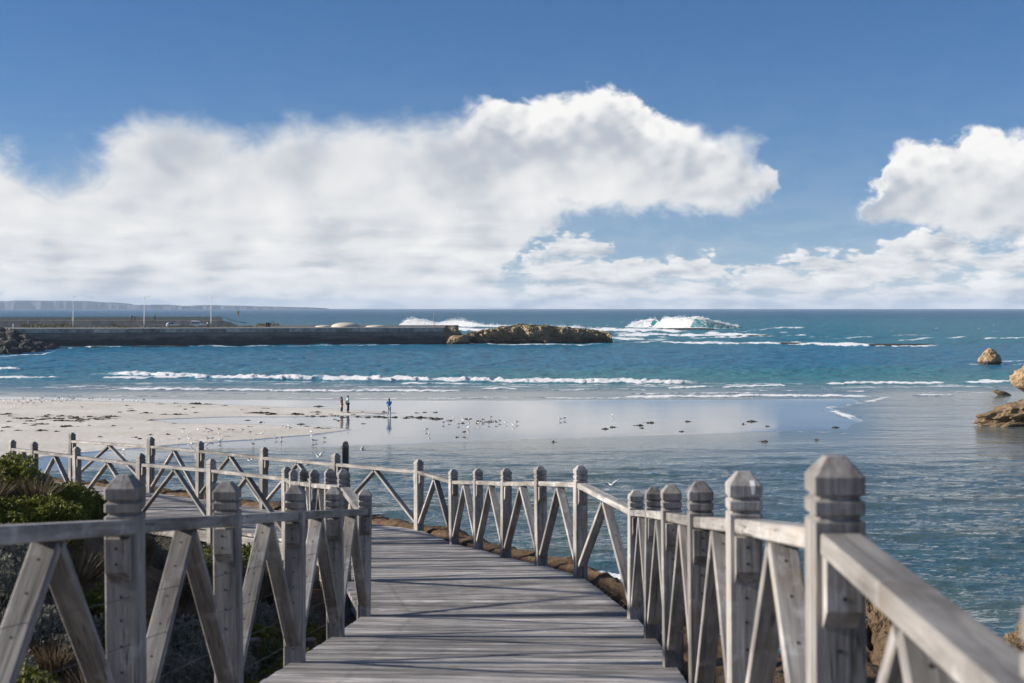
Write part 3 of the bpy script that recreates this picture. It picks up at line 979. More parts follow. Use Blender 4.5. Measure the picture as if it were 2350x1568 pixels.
def reef_foam(x, h, v):
    st_ = fbm(x * 0.10 + 4 * h, v * 1.2, h * 3, oct=4, gain=0.6)
    q = x - 17 * h
    f1 = sstep(1428, 1436, q) * sstep(1496, 1480, q) * (v < 0.3)
    f2 = sstep(1496, 1504, q) * sstep(1584, 1570, q) * (v < 0.3)
    crest = sstep(0.70, 0.92, h) * (v < 0.4) * sstep(1740, 1650, x) * sstep(1560, 1590, x)
    apron = sstep(0.2, 0.05, h) * (v < 0) * sstep(1720, 1560, x)
    veins = 0.75 * sstep(0.0, 0.5, st_) * (v < 0) * sstep(1700, 1560, x)
    return np.clip(np.maximum.reduce([1.1 * f1, 1.1 * f2, crest * (0.8 + 0.7 * st_), apron, veins]) + 0.25 * st_, 0, 1.2)


REEF_TOPS = [(1425, 759), (1446, 751), (1462, 742), (1480, 736), (1500, 733), (1512, 735), (1518, 739), (1524, 733), (1536, 729), (1560, 730), (1584, 729), (1594, 726), (1610, 729), (1632, 736), (1660, 743), (1690, 749), (1720, 755), (1750, 760)]
breaker('breaking_wave', 1425, 1750, 745, REEF_TOPS, reef_foam, n=300)
SURF_TOPS = [(890, 756), (912, 744), (925, 734), (945, 732), (975, 737), (1000, 742), (1030, 736), (1060, 735), (1085, 741), (1110, 747), (1200, 749), (1330, 750), (1480, 752), (1560, 756)]
# spray torn off the crests
g = np.random.default_rng(3)
for d_, tops, lo_, hi_, cnt in ((745, REEF_TOPS, 1440, 1690, 6000), (790, SURF_TOPS, 905, 1330, 6000)):
    vs, fs = [], []
    puff = fbm(np.linspace(0, 40, 400), np.full(400, d_ * 1.0), oct=4, gain=0.6)
    for i in range(cnt):
        x = g.uniform(lo_, hi_)
        pf = max(0.0, float(np.interp(x, np.linspace(lo_, hi_, 400), puff)) + 0.35)
        hz_ = np.interp(x, [q[0] for q in tops], [q[1] for q in tops])
        H_ = CH - (hz_ - HY) * d_ / F
        if i % 3 == 0:
            # torn water tumbling down the face
            if 1500 < x < 1524 or x > 1615 and d_ < 760 and g.uniform() < 0.7:
                continue
            fz = g.uniform(0.0, 1.0)
            z = H_ * fz + g.normal(0, 0.25)
            yy = d_ - 0.9 - 6.0 * (1 - fz) ** 2 - abs(g.normal(0, 0.7))
            r = g.uniform(0.08, 0.26)
        else:
            z = H_ - 0.3 + abs(g.normal(0, 0.55)) * (0.3 + 1.6 * pf)
            yy = d_ + g.uniform(-2.0, 1.5)
            r = g.uniform(0.05, 0.20)
        yy += 4 * math.sin((x - tops[0][0]) / (tops[-1][0] - tops[0][0]) * 9) - 0.45 * (x - (tops[0][0] + tops[-1][0]) / 2) * d_ / F
        c = np.array([(x - 1175) * d_ / F, yy, z])
        b_ = len(vs)
        vs += [c + np.array(o_) * r for o_ in ((1, 0, -0.5), (-1, 0.2, -0.5), (0, -1, -0.4), (0.1, 0.1, 0.9))]
        fs += [(b_, b_ + 1, b_ + 3), (b_ + 1, b_ + 2, b_ + 3), (b_ + 2, b_ + 0, b_ + 3), (b_, b_ + 2, b_ + 1)]
    me = mesh_from(vs, fs, 'spray')
    at = me.attributes.new('foam', 'FLOAT', 'POINT')
    at.data.foreach_set('value', np.full(len(vs), 1.2, np.float32))
    tag(obj('spray', me, MAT_SPRAY), 'white spray blown off the breaking crests', None, kind='stuff')


# ------------------------------------------------------------------ far headland
def headland():
    prof = [(-2400, 684), (-1800, 688), (-1200, 685), (-800, 689), (-420, 690), (-200, 688), (0, 689), (40, 687), (130, 688), (235, 688), (260, 691), (300, 692), (330, 693), (365, 699), (440, 699), (495, 698), (510, 701), (560, 702), (600, 701), (640, 699), (665, 700), (720, 701), (760, 701),
            (800, 702.5), (880, 704), (950, 705.5), (1000, 707.5)]
    prof = [(x * 0.72, HY + (y - HY) * 0.85) for x, y in prof]
    d = 9000.0
    n = 900
    xs = np.linspace(prof[0][0], prof[-1][0], n)
    ys = np.interp(xs, [p[0] for p in prof], [p[1] for p in prof]) + 0.5 * fbm(xs * 0.08, xs * 0, oct=4)
    top = CH - (ys - HY) * d / F
    vs = [(-0.02, -0.1), (0.0, 0.05), (0.02, 0.55), (0.05, 0.9), (0.10, 1.0), (0.5, 1.03), (1.0, 0.9), (1.5, -0.2)]
    X = np.zeros((len(vs), n))
    Y = np.zeros_like(X)
    Z = np.zeros_like(X)
    for i, (v, h) in enumerate(vs):
        X[i] = (xs - 1175) * d / F
        Y[i] = d + v * 600 + 60 * fbm(xs * 0.05, xs * 0 + 2, oct=5)
        Z[i] = top * h
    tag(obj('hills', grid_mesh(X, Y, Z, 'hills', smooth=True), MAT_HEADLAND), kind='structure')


headland()


# ------------------------------------------------------------------ rocks
def rock(name, mat, loc, size, seed, label, group=None, sub=5, rough=0.28, flat=0.0, fn=None, freq=1.0, oct=5, rz=0.0):
    bm = bmesh.new()
    bmesh.ops.create_icosphere(bm, subdivisions=sub, radius=1.0)
    co = np.array([v.co[:] for v in bm.verts])
    n1 = fbm(co[:, 0] * 1.1 * freq + seed * 3.7, co[:, 1] * 1.1 * freq - seed, co[:, 2] * 1.1 * freq + seed, oct=oct, gain=0.55)
    rg = 1 - np.abs(fbm(co[:, 0] * 2.3 * freq - seed, co[:, 1] * 2.3 * freq + seed * 2, co[:, 2] * 3.6 * freq, oct=oct))
    r = 1 + rough * 1.3 * n1 + rough * 0.55 * (rg - 0.75)
    co = co * r[:, None]
    if flat:
        co[:, 2] = np.where(co[:, 2] > flat, flat + (co[:, 2] - flat) * 0.25, co[:, 2])
    co = co * np.array(size)
    if fn is not None:
        co = fn(co)
    for v, c in zip(bm.verts, co):
        v.co = c
    me = bpy.data.meshes.new(name)
    bm.to_mesh(me)
    bm.free()
    o = obj(name, me, mat)
    o.location = loc
    o.rotation_euler = (0, 0, rz)
    return tag(o, label, 'rock', group)


def islet():
    d = 428.0
    prof = [(1038, 768), (1048, 769), (1062, 768), (1075, 765), (1095, 762), (1110, 757), (1135, 755), (1150, 751), (1172, 749), (1190, 746), (1212, 746), (1235, 748), (1262, 748), (1290, 752), (1315, 754), (1345, 757), (1370, 759), (1395, 763), (1406, 767), (1410, 790)]
    n = 420
    xs = np.linspace(1036, 1409, n)
    ys = np.interp(xs, [p[0] for p in prof], [p[1] for p in prof])
    H = CH - (ys - HY) * d / F
    cs = [(-0.3, -0.25), (-0.05, 0.0), (0.10, 0.12), (0.18, 0.25), (0.12, 0.42), (0.0, 0.58), (-0.02, 0.72), (0.08, 0.86), (0.25, 0.95), (0.6, 1.0), (1.1, 1.0), (1.5, 0.8), (1.7, 0.4), (1.9, -0.2)]
    kk = np.linspace(0, 1, 84)
    cv = np.interp(kk, np.linspace(0, 1, len(cs)), [c[0] for c in cs])
    ch = np.interp(kk, np.linspace(0, 1, len(cs)), [c[1] for c in cs])
    X = np.tile((xs - 1175) * d / F, (84, 1))
    Z = ch[:, None] * H[None, :]
    Y = d + cv[:, None] * 7.0 * (0.35 + 0.65 * (H / H.max()))[None, :] + 2.2 * fbm(X * 0.12, X * 0, oct=3)
    # round the ends
    e = np.minimum(sstep(1036, 1046, xs), sstep(1409, 1404, xs))
    Y = (Y - d - 4) * (0.25 + 0.75 * e)[None, :] + d + 4
    nz = fbm(X * 0.30, Y * 0.30, Z * 0.30, oct=6, gain=0.6)
    rg = 1 - np.abs(fbm(X * 0.22 + 9, Y * 0.22, Z * 0.12 + 4, oct=5, gain=0.55))
    gul = np.maximum(0, fbm(X * 0.28 + 31 + Z * 0.12, Y * 0.05, Z * 0.05, oct=3) - 0.05)
    Y = Y - 2.0 * nz - 2.4 * (rg - 0.75) + 5.0 * gul * (ch[:, None] < 0.9)
    Z = Z + 0.55 * nz * sstep(0.05, 0.4, ch)[:, None] + 0.5 * (rg - 0.8) * sstep(0.3, 1, ch)[:, None]
    n3 = fbm(X * 1.0, Y * 0.6, Z * 1.2, oct=5, gain=0.65)
    Y = Y - 1.3 * n3
    Z = Z + 0.32 * n3 * sstep(0.2, 0.6, ch)[:, None]
    cave = np.maximum(0, fbm(X * 0.16 + 77, Z * 0.3, oct=3) + 0.05) * np.exp(-((ch - 0.22) / 0.20) ** 2)[:, None]
    Y = Y + 7.0 * cave
    X = X + 0.8 * fbm(X * 0.25 + 3, Y * 0.2, Z * 0.4, oct=4)
    tag(obj('rock_islet', grid_mesh(X, Y, Z, 'rock_islet'), MAT_ROCK_FAR), 'long craggy brown rock islet off the end of breakwater', 'rock')


islet()
p = PD(1030, 788, 430)
rock('rock_outcrop', MAT_ROCK_FAR, (p.x, 432, 1.6), (4.2, 4.5, 3.5), 3, 'craggy brown outcrop filling gap between breakwater end and islet', rough=0.35)
p = PD(1052, 788, 424)
rock('rock_outcrop', MAT_ROCK_FAR, (p.x, 424, 0.3), (3.4, 2.2, 2.0), 5, 'low ochre boulder at the water in front of breakwater end', rough=0.35)
p = P(2273, 836)


def stack_fn(c):
    t = (c[:, 2] + 1.3) / 4.2
    c[:, 0] = c[:, 0] * (1.12 - 0.38 * np.clip(t, 0, 1)) - 0.25 * (1 - t)
    return c


rock('sea_stack', MAT_ROCK_OCHRE, (p.x, p.y, 0.9), (1.95, 1.9, 1.85), 9, 'small rounded ochre rock standing alone in the sea', rough=0.30, freq=0.9, fn=stack_fn)


def head_fn(c):
    # broad head on a narrow undercut foot
    z = c[:, 2]
    s = np.interp(z, [-3.4, -2.2, -1.4, -0.4, 0.9, 2.0, 3.2], [0.98, 0.66, 0.70, 0.98, 1.12, 1.04, 0.9])
    c[:, 0] *= s
    c[:, 1] *= s
    return c


p = P(2418, 925)
rock('sea_stack', MAT_ROCK_OCHRE, (p.x, p.y, 2.4), (4.3, 3.2, 3.0), 12, 'tall undercut ochre rock head rising above the dark layered ledge', rough=0.27, fn=head_fn)
def ledge_fn(c):
    # strata dipping to the left
    c[:, 2] += 0.13 * c[:, 0]
    k = (c[:, 2] - 0.35 * c[:, 0]) / 0.42
    c[:, 0] -= 0.22 * np.abs(k - np.round(k))
    return c


p = P(2352, 976)
rock('rock_ledge', MAT_ROCK_NEAR, (p.x + 0.5, p.y + 0.6, 0.55), (4.3, 2.8, 1.75), 21, 'low dark brown layered ledge lying in the shallows at water edge', rough=0.5, freq=1.5, fn=ledge_fn)
p = P(2302, 907)


def wedge_fn(c):
    c[:, 2] += -0.36 * c[:, 0]
    return c


rock('rock_wedge', MAT_ROCK_NEAR, (p.x, p.y, 0.12), (1.15, 0.8, 0.36), 25, 'small dark slanting wedge of rock poking out of shallows', rough=0.3, sub=4, fn=wedge_fn)
for (x0, x1, y, hgt, sd, lab) in [(1513, 1645, 757.5, 1.3, 31, 'dark flat reef platform under the tallest breaking wave'), (2000, 2150, 793, 0.55, 32, 'long low dark reef just breaking the surface of open bay'),
                                  (1690, 1768, 772, 0.6, 33, 'thin dark reef between two lines of surf'), (1590, 1690, 786.5, 0.35, 34, 'dark reef strip awash in surf beyond the islet'), (1790, 1860, 789, 0.4, 35, 'short dark reef awash left of the long reef')]:
    p = P((x0 + x1) / 2, y)
    rock('reef', MAT_REEF, (p.x, p.y + 2, hgt * 0.25), ((x1 - x0) / 2 * p.y / F, 5.0, hgt * 0.75), sd, lab, rough=0.22, flat=0.5, sub=4)
for (x0, x1, y) in [(160, 200, 798), (205, 250, 797), (300, 370, 796), (370, 430, 795)]:
    p = P((x0 + x1) / 2, y)
    rock('reef', MAT_REEF, (p.x, p.y, 0.05), ((x1 - x0) / 2 * p.y / F, 1.6, 0.3), x0, 'low dark rock awash at foot of the breakwater', 'rocks awash below the breakwater', rough=0.3, flat=0.5, sub=3)

# boulders heaped against the shore end of the breakwater
bl_mesh = []
for k in range(5):
    bm = bmesh.new()
    bmesh.ops.create_icosphere(bm, subdivisions=2, radius=1.0)
    for v in bm.verts:
        q = v.co.copy()
        n_ = float(fbm(np.array([q.x * 1.3 + k * 9]), np.array([q.y * 1.3]), np.array([q.z * 1.3]), oct=3)[0])
        v.co = q * (1 + 0.55 * n_)
        v.co.z *= 0.78
    me = bpy.data.meshes.new('boulder')
    bm.to_mesh(me)
    bm.free()
    me.materials.append(MAT_RIPRAP)
    bl_mesh.append(me)
nb = 0
for row in range(7):
    for c in range(15):
        u = (c + rnd.uniform(-0.4, 0.4)) / 13
        v = (row + rnd.uniform(-0.3, 0.3)) / 6
        px0 = -70 + 200 * u
        lim = 1.0 - max(0, (px0 - 30) / 95) * 0.75
        if v > lim:
            continue
        dd = 336 + 56 * v + max(0, px0 - 30) * 0.35
        zz_ = 0.1 + 4.0 * v - 0.012 * max(0, px0 - 60)
        o = obj('boulder', bl_mesh[nb % 5])
        o.location = ((px0 - 1175) * dd / F, dd, zz_)
        s_ = rnd.uniform(0.85, 1.75)
        o.scale = (s_ * rnd.uniform(0.9, 1.4), s_, s_ * rnd.uniform(0.8, 1.1))
        o.rotation_euler = (rnd.uniform(-0.4, 0.4), rnd.uniform(-0.4, 0.4), rnd.uniform(0, 6.28))
        tag(o, 'dark angular boulder in the %s row of the heap at shore end of breakwater' % ('lowest', 'second', 'third', 'fourth', 'fifth', 'sixth', 'topmost')[row], 'boulder', 'boulders heaped at the shore end, row %d' % (row + 1))
        nb += 1


# ------------------------------------------------------------------ box and tube helpers
def box_mesh(x0, x1, y0, y1, z0, z1, name='box', bev=0.0):
    bm = bmesh.new()
    bmesh.ops.create_cube(bm, size=1.0)
    for v in bm.verts:
        v.co = ((x0 + x1) / 2 + v.co.x * (x1 - x0), (y0 + y1) / 2 + v.co.y * (y1 - y0), (z0 + z1) / 2 + v.co.z * (z1 - z0))
    if bev:
        bmesh.ops.bevel(bm, geom=bm.edges[:], offset=bev, segments=1, affect='EDGES')
    me = bpy.data.meshes.new(name)
    bm.to_mesh(me)
    bm.free()
    return me


def tube_mesh(pts, rads, n=8, name='tube'):
    vs, fs = [], []
    for i, (p, r) in enumerate(zip(pts, rads)):
        p = Vector(p)
        a = Vector(pts[max(i - 1, 0)])
        c = Vector(pts[min(i + 1, len(pts) - 1)])
        tq = (c - a).normalized()
        s = tq.cross(Vector((0, 0, 1)))
        if s.length < 0.05:
            s = tq.cross(Vector((1, 0, 0)))
        s.normalize()
        q = tq.cross(s)
        for k in range(n):
            an = 2 * math.pi * k / n
            vs.append(p + s * (r * math.cos(an)) + q * (r * math.sin(an)))
    for i in range(len(pts) - 1):
        for k in range(n):
            fs.append((i * n + k, i * n + (k + 1) % n, (i + 1) * n + (k + 1) % n, (i + 1) * n + k))
    fs.append(tuple(range(n - 1, -1, -1)))
    fs.append(tuple(range((len(pts) - 1) * n, len(pts) * n)))
    return mesh_from(vs, fs, name, smooth=True)


# ------------------------------------------------------------------ breakwater
A = Vector(((45 - 1175) * 400 / F, 400, 0))
B = Vector(((1020 - 1175) * 426 / F, 426, 0))
LW = (B - A).length
rzw = math.atan2(B.y - A.y, B.x - A.x)
bw = empty('breakwater', A, rzw)
tag(bw, 'long dark stained concrete breakwater wall with pale coping closing the bay', 'breakwater')
TOPZ = 4.95
# body with courses of uneven depth
nx, nzc = 260, 22
xs = np.linspace(-3, LW, nx)
zs = np.linspace(-1.5, TOPZ - 1.25, nzc)
XX, ZZ = np.meshgrid(xs, zs)
course = np.floor((ZZ + 2) / 0.55)
ledge = 0.25 * hsh(course.astype(np.int64), (XX / 9).astype(np.int64), np.zeros_like(course).astype(np.int64))
YY = -ledge + 0.12 * fbm(XX * 0.4, ZZ * 1.5, oct=3)
obj('wall', grid_mesh(XX, YY, ZZ, 'wall', smooth=False), MAT_CONC_DARK, bw)
obj('core', box_mesh(-3, LW, 0.3, 3.2, -1.5, TOPZ - 0.3, 'core'), MAT_CONC_DARK, bw)
nseg = 27
CONCS = [plain('cap_concrete', (0.36 * q, 0.335 * q, 0.30 * q), 0.9, 0.4, 0.8) for q in (0.62, 0.8, 0.95, 1.1)]
for i in range(nseg):
    x0 = -3 + (LW + 3) * i / nseg
    x1 = -3 + (LW + 3) * (i + 1) / nseg - 0.09
    obj('cap_block', box_mesh(x0, x1, -0.32 - 0.14 * rnd.random(), 0.28, TOPZ - 1.25, TOPZ - 0.22, 'cap_block', 0.04), CONCS[i * 7 % 4], bw)
obj('coping', box_mesh(-3, LW, -0.45, 3.3, TOPZ - 0.22, TOPZ, 'coping', 0.03), MAT_CONC_TOP, bw)

# quay behind the wall
qv = [A + Vector((-260, -20, TOPZ - 0.06)), A + Vector((-3, 3.4, TOPZ - 0.06)), B + Vector((0, 3.4, TOPZ - 0.06)), B + Vector((2, 60, TOPZ - 0.06)), A + Vector((-260, 60, TOPZ - 0.06))]
qb = [v - Vector((0, 0, 6.5)) for v in qv]
tag(obj('quay_pavement', mesh_from(qv + qb, [(0, 1, 2, 3, 4), (9, 8, 7, 6, 5)] + [(i, i + 5, (i + 1) % 5 + 5, (i + 1) % 5) for i in range(5)], 'quay'), MAT_ASPHALT), kind='structure')
QZ = TOPZ - 0.06

# upper sea wall with mesh fence
A2 = Vector(((-90 - 1175) * 436 / F, 436, QZ))
B2 = Vector(((511 - 1175) * 448 / F, 448, QZ))
L2_ = (B2 - A2).length
sw = empty('sea_wall', A2, math.atan2(B2.y - A2.y, B2.x - A2.x))
tag(sw, 'grey brown upper sea wall topped by a mesh fence behind lamp posts', 'wall')
WZ = 1.75
obj('wall', box_mesh(0, L2_, 0, 4, -1, WZ, 'wall'), MAT_WALL2, sw)
obj('coping', box_mesh(0, L2_ + 0.1, -0.15, 4.1, WZ, WZ + 0.18, 'coping'), MAT_WALL2, sw)
npan = 36
for i in range(npan):
    x0 = L2_ * i / npan
    x1 = L2_ * (i + 1) / npan
    obj('fence_panel', box_mesh(x0 + 0.09, x1 - 0.09, 0.1, 0.13, WZ + 0.2, WZ + 1.22, 'fence_panel'), MAT_MESH, sw)
    obj('fence_post', box_mesh(x0 - 0.05, x0 + 0.05, 0.06, 0.17, WZ + 0.18, WZ + 1.24, 'fence_post'), MAT_CONC_TOP, sw)
obj('top_rail', box_mesh(0, L2_, 0.05, 0.18, WZ + 1.24, WZ + 1.36, 'top_rail'), MAT_CONC_TOP, sw)
obj('end_ramp', mesh_from([(L2_ + 0.1, 0, -1), (L2_ + 7.5, 0, -1), (L2_ + 2.0, 0, WZ - 0.2), (L2_ + 0.1, 0, WZ - 0.05), (L2_ + 0.1, 3, -1), (L2_ + 7.5, 3, -1), (L2_ + 2.0, 3, WZ - 0.2), (L2_ + 0.1, 3, WZ - 0.05)],
                          [(0, 1, 2, 3), (7, 6, 5, 4), (0, 4, 5, 1), (1, 5, 6, 2), (2, 6, 7, 3), (3, 7, 4, 0)], 'end_ramp'), MAT_WALL2, sw)
obj('handrail', tube_mesh([(L2_, 0.3, WZ + 1.3), (L2_ + 3.2, 0.3, WZ - 0.2), (L2_ + 8.0, 0.3, WZ - 0.75)], [0.05] * 3, 6), MAT_BLACK, sw)
obj('handrail', tube_mesh([(L2_, 2.6, WZ + 1.35), (L2_ + 3.6, 2.6, WZ + 0.1), (L2_ + 7.6, 2.6, WZ - 0.7)], [0.05] * 3, 6), MAT_BLACK, sw)
obj('sign_plate', box_mesh(15.5 + 4, 15.5 + 4.55, -0.05, -0.01, 1.2, 1.75, 'sign_plate'), MAT_WHITE, sw)


# lamp posts
def lamp_post(px, ytop, d, ang, label):
    b0 = PD(px, 752, d)
    e = empty('lamp_post', (b0.x, d, QZ), ang)
    tag(e, label, 'lamp post', 'lamp posts on the quay')
    H = CH - (ytop - HY) * d / F - QZ
    obj('pole', tube_mesh([(0, 0, 0), (0, 0, H * 0.3), (0, 0, H * 0.3 + 0.05), (0, 0, H)], [0.13, 0.12, 0.09, 0.055], 8), MAT_GALV, e)
    obj('arm', tube_mesh([(0, 0, H - 0.6), (0.25, 0, H - 0.25), (0.7, 0, H - 0.08), (1.25, 0, H - 0.03)], [0.05, 0.05, 0.045, 0.04], 6), MAT_GALV, e)
    obj('lamp_head', box_mesh(1.15, 1.62, -0.12, 0.12, H - 0.09, H + 0.06, 'lamp_head', 0.03), MAT_GALV, e)
    return e


lamp_post(168, 680, 424, R(80), 'lamp post nearest the boulder heap, lamp arm pointing away')
lamp_post(331, 681, 427, 0, 'pale lamp post standing between walkers on the sea wall')
lamp_post(484.5, 682, 430, 0, 'pale lamp post just beyond the white car with surfboards')

# sign, marker pole, bollards
p = PD(547, 752, 432)
e = tag(empty('sign', (p.x, 432, QZ)), 'small yellow sign on a thin pole beside the ramp end', 'sign')
obj('pole', tube_mesh([(0, 0, 0), (0, 0, 4.9)], [0.05, 0.05], 6), MAT_CONC, e)
obj('plate', box_mesh(-0.28, 0.28, -0.06, -0.02, 3.7, 4.9, 'plate'), MAT_YELLOW, e)
p = PD(997.5, 752, 431)
e = tag(empty('marker_pole', (p.x, 427, TOPZ)), 'thin grey marker pole near the seaward end of breakwater', 'pole')
obj('pole', tube_mesh([(0, 0, 0), (0, 0, 4.1)], [0.11, 0.08], 8), MAT_CONC, e)
obj('cap', tube_mesh([(0, 0, 4.1), (0, 0, 4.35)], [0.13, 0.1], 8), MAT_CONC, e)
for px0, lab in [(611, 'dark bin'), (617, 'dark bin')]:
    p = PD(px0, 752, 440)
    e = tag(empty('litter_bin', (p.x, 440, QZ)), 'one of two dark litter bins standing among green scrub', 'bin', 'pair of bins on the quay')
    obj('body', tube_mesh([(0, 0, 0), (0, 0, 0.6), (0, 0, 1.15)], [0.3, 0.33, 0.34], 10), MAT_BLACK, e)
    obj('lid', tube_mesh([(0, 0, 1.15), (0, 0, 1.3), (0, 0, 1.36)], [0.37, 0.33, 0.12], 10), MAT_BLACK, e)
for px0 in (9, 15, 20, 25):
    p = PD(px0, 766, 392)
    o = obj('bollard', tube_mesh([(0, 0, 0), (0, 0, 0.85), (0, 0, 0.95)], [0.11, 0.11, 0.05], 8), MAT_GALV)
    o.location = (p.x, 394, 4.1)
    tag(o, 'short pale bollard above the boulder heap at shore end', 'bollard', 'row of bollards at the shore end')
p = PD(27.5, 765, 394)
o = obj('fence_post', tube_mesh([(0, 0, 0), (0, 0, 2.2), (0, 0, 2.3)], [0.12, 0.12, 0.04], 8), MAT_GALV)
o.location = (p.x, 395, 4.1)
tag(o, 'tall pale post at the end of the bollard row', 'post')
p = PD(358, 752, 422)
e = tag(empty('concrete_bench', (p.x, 422, QZ)), 'long low pale concrete bench on the quay edge', 'bench')
obj('seat', box_mesh(-2.0, 2.0, -0.3, 0.3, 0.75, 0.95, 'seat', 0.02), MAT_CONC_TOP, e)
for sx in (-1.6, 1.6):
    obj('leg', box_mesh(sx - 0.25, sx + 0.25, -0.25, 0.25, 0, 0.75, 'leg'), MAT_CONC_TOP, e)

# domes
for (px0, hw, y, lab) in [(793, 33, 740.5, 'largest pale beige dome behind the breakwater wall'), (743, 20, 746.5, 'small pale dome partly hidden beside the largest dome'), (863, 24, 746.2, 'low pale dome nearer the breakwater end')]:
    d = 438
    c = PD(px0, y, d)
    hgt = c.z - QZ
    vs, fs = [], []
    nr, ns = 10, 36
    for i in range(nr):
        a = math.pi / 2 * i / nr
        for k in range(ns):
            t_ = 2 * math.pi * k / ns
            rr = hw * d / F * math.cos(a) ** 0.9
            vs.append((rr * math.cos(t_), rr * math.sin(t_), hgt * math.sin(a)))
    vs.append((0, 0, hgt))
    for i in range(nr - 1):
        for k in range(ns):
            fs.append((i * ns + k, i * ns + (k + 1) % ns, (i + 1) * ns + (k + 1) % ns, (i + 1) * ns + k))
    for k in range(ns):
        fs.append(((nr - 1) * ns + k, (nr - 1) * ns + (k + 1) % ns, nr * ns))
    o = obj('concrete_dome', mesh_from(vs, fs, 'dome', True), MAT_DOME)
    o.location = (c.x, d, QZ)
    tag(o, lab, 'dome', 'domes behind the breakwater')

# rock shelf behind the quay with scrub
for (x0, x1, top_y, sd, lab) in [(548, 640, 743, 41, 'brown rock shelf with green scrub beside the yellow sign'), (620, 720, 743.5, 44, 'pinkish brown rock shelf in the middle behind the breakwater'), (690, 775, 745, 47, 'brown rock shelf tapering off beside the small dome'),
                                 (900, 1010, 748, 52, 'low brown rock crest around the foot of marker pole')]:
    d = 452
    c = PD((x0 + x1) / 2, top_y, d)
    rock('rock_shelf', MAT_ROCK_FAR, (c.x, d, QZ - 1.0), ((x1 - x0) / 2 * d / F * 1.1, 5, c.z - QZ + 0.8), sd, lab, rough=0.25, flat=0.6, sub=5)


# ------------------------------------------------------------------ vehicles
def car(name, loc, rz, L, H, body_mat, prof, wins, label, roofrack=False):
    """body swept across the width from a side profile; windows, wheels and lights are parts"""
    e = tag(empty(name, loc, rz), label, 'car')
    Wd = 0.88
    n = len(prof)
    vs = []
    for sgn, yy in ((-1, -Wd), (-1, -Wd), (1, Wd)):
        pass
    rings = [(-Wd, 0.94), (-Wd * 0.97, 1.0), (Wd * 0.97, 1.0), (Wd, 0.94)]
    for yy, k in rings:
        for (x, z) in prof:
            zz = z if z < 0.9 else 0.9 + (z - 0.9) * k
            inset = 0.0 if z < 0.95 else 0.14 * (z - 0.95) / max(H - 0.95, 0.1)
            vs.append((x, yy - math.copysign(inset, yy), zz))
    fs = []
    for i in range(3):
        for k in range(n):
            a, b_ = i * n + k, i * n + (k + 1) % n
            fs.append((a, b_, b_ + n, a + n))
    fs.append(tuple(range(n - 1, -1, -1)))
    fs.append(tuple(range(3 * n, 4 * n)))
    bm_ = mesh_from(vs, fs, 'body')
    obj('body', bm_, body_mat, e)
    for poly in wins:
        for sy in (-1, 1):
            off = lambda z: Wd + 0.012 - 0.14 * max(0, z - 0.95) / max(H - 0.95, 0.1)
            v2 = [(x, sy * off(z), z) for x, z in poly] + [(x, sy * (off(z) - 0.03), z) for x, z in poly]
            m_ = len(poly)
            f2 = [tuple(range(m_))] + [tuple(range(2 * m_ - 1, m_ - 1, -1))] + [(i, (i + 1) % m_, (i + 1) % m_ + m_, i + m_) for i in range(m_)]
            obj('window', mesh_from(v2, f2, 'window'), MAT_GLASS, e)
    for wx in (-L * 0.30, L * 0.31):
        for sy in (-1, 1):
            tyre = obj('wheel', tube_mesh([(wx, sy * (Wd - 0.2), 0.35), (wx, sy * (Wd - 0.03), 0.35), (wx, sy * (Wd + 0.02), 0.35)], [0.35, 0.35, 0.30], 16), MAT_TYRE, e)
            obj('rim', tube_mesh([(wx, sy * (Wd + 0.021), 0.35), (wx, sy * (Wd + 0.035), 0.35)], [0.2, 0.16], 10), MAT_GALV, tyre)
    for sy in (-0.6, 0.6):
        obj('headlight', box_mesh(L / 2 - 0.06, L / 2 + 0.015, sy - 0.18, sy + 0.18, 0.66, 0.82, 'headlight'), MAT_WHITE, e)
        obj('tail_light', box_mesh(-L / 2 - 0.015, -L / 2 + 0.06, sy - 0.13, sy + 0.13, 0.7, 0.98, 'tail_light'), MAT_RED, e)
    return e


suv_prof = [(-2.3, 0.3), (-2.33, 0.75), (-2.28, 1.05), (-2.08, 1.62), (-1.9, 1.74), (0.15, 1.76), (0.35, 1.70), (1.05, 1.10), (2.1, 0.98), (2.3, 0.85), (2.33, 0.35)]
suv_win = [[(-2.02, 1.12), (-1.85, 1.6), (-1.25, 1.62), (-1.2, 1.12)], [(-1.05, 1.12), (-1.05, 1.62), (-0.35, 1.62), (-0.3, 1.12)], [(-0.15, 1.12), (-0.2, 1.62), (0.15, 1.62), (0.72, 1.12)]]
p = PD(455, 752, 432)
suv = car('car', (p.x, 432, QZ), R(2), 4.6, 1.76, MAT_WHITE, suv_prof, suv_win, 'white station wagon with surfboard on roof parked on quay')
obj('windscreen', mesh_from([(0.40, -0.70, 1.66), (1.04, -0.78, 1.115), (1.04, 0.78, 1.115), (0.40, 0.70, 1.66), (0.43, -0.70, 1.70), (1.08, -0.78, 1.145), (1.08, 0.78, 1.145), (0.43, 0.70, 1.70)],
                            [(0, 1, 2, 3), (7, 6, 5, 4), (0, 4, 5, 1), (1, 5, 6, 2), (2, 6, 7, 3), (3, 7, 4, 0)], 'windscreen'), MAT_GLASS, suv)
for rx in (-1.4, -0.2):
    obj('roof_bar', box_mesh(rx - 0.04, rx + 0.04, -0.68, 0.68, 1.74, 1.86, 'roof_bar'), MAT_BLACK, suv)
sb_v, sb_f = [], []
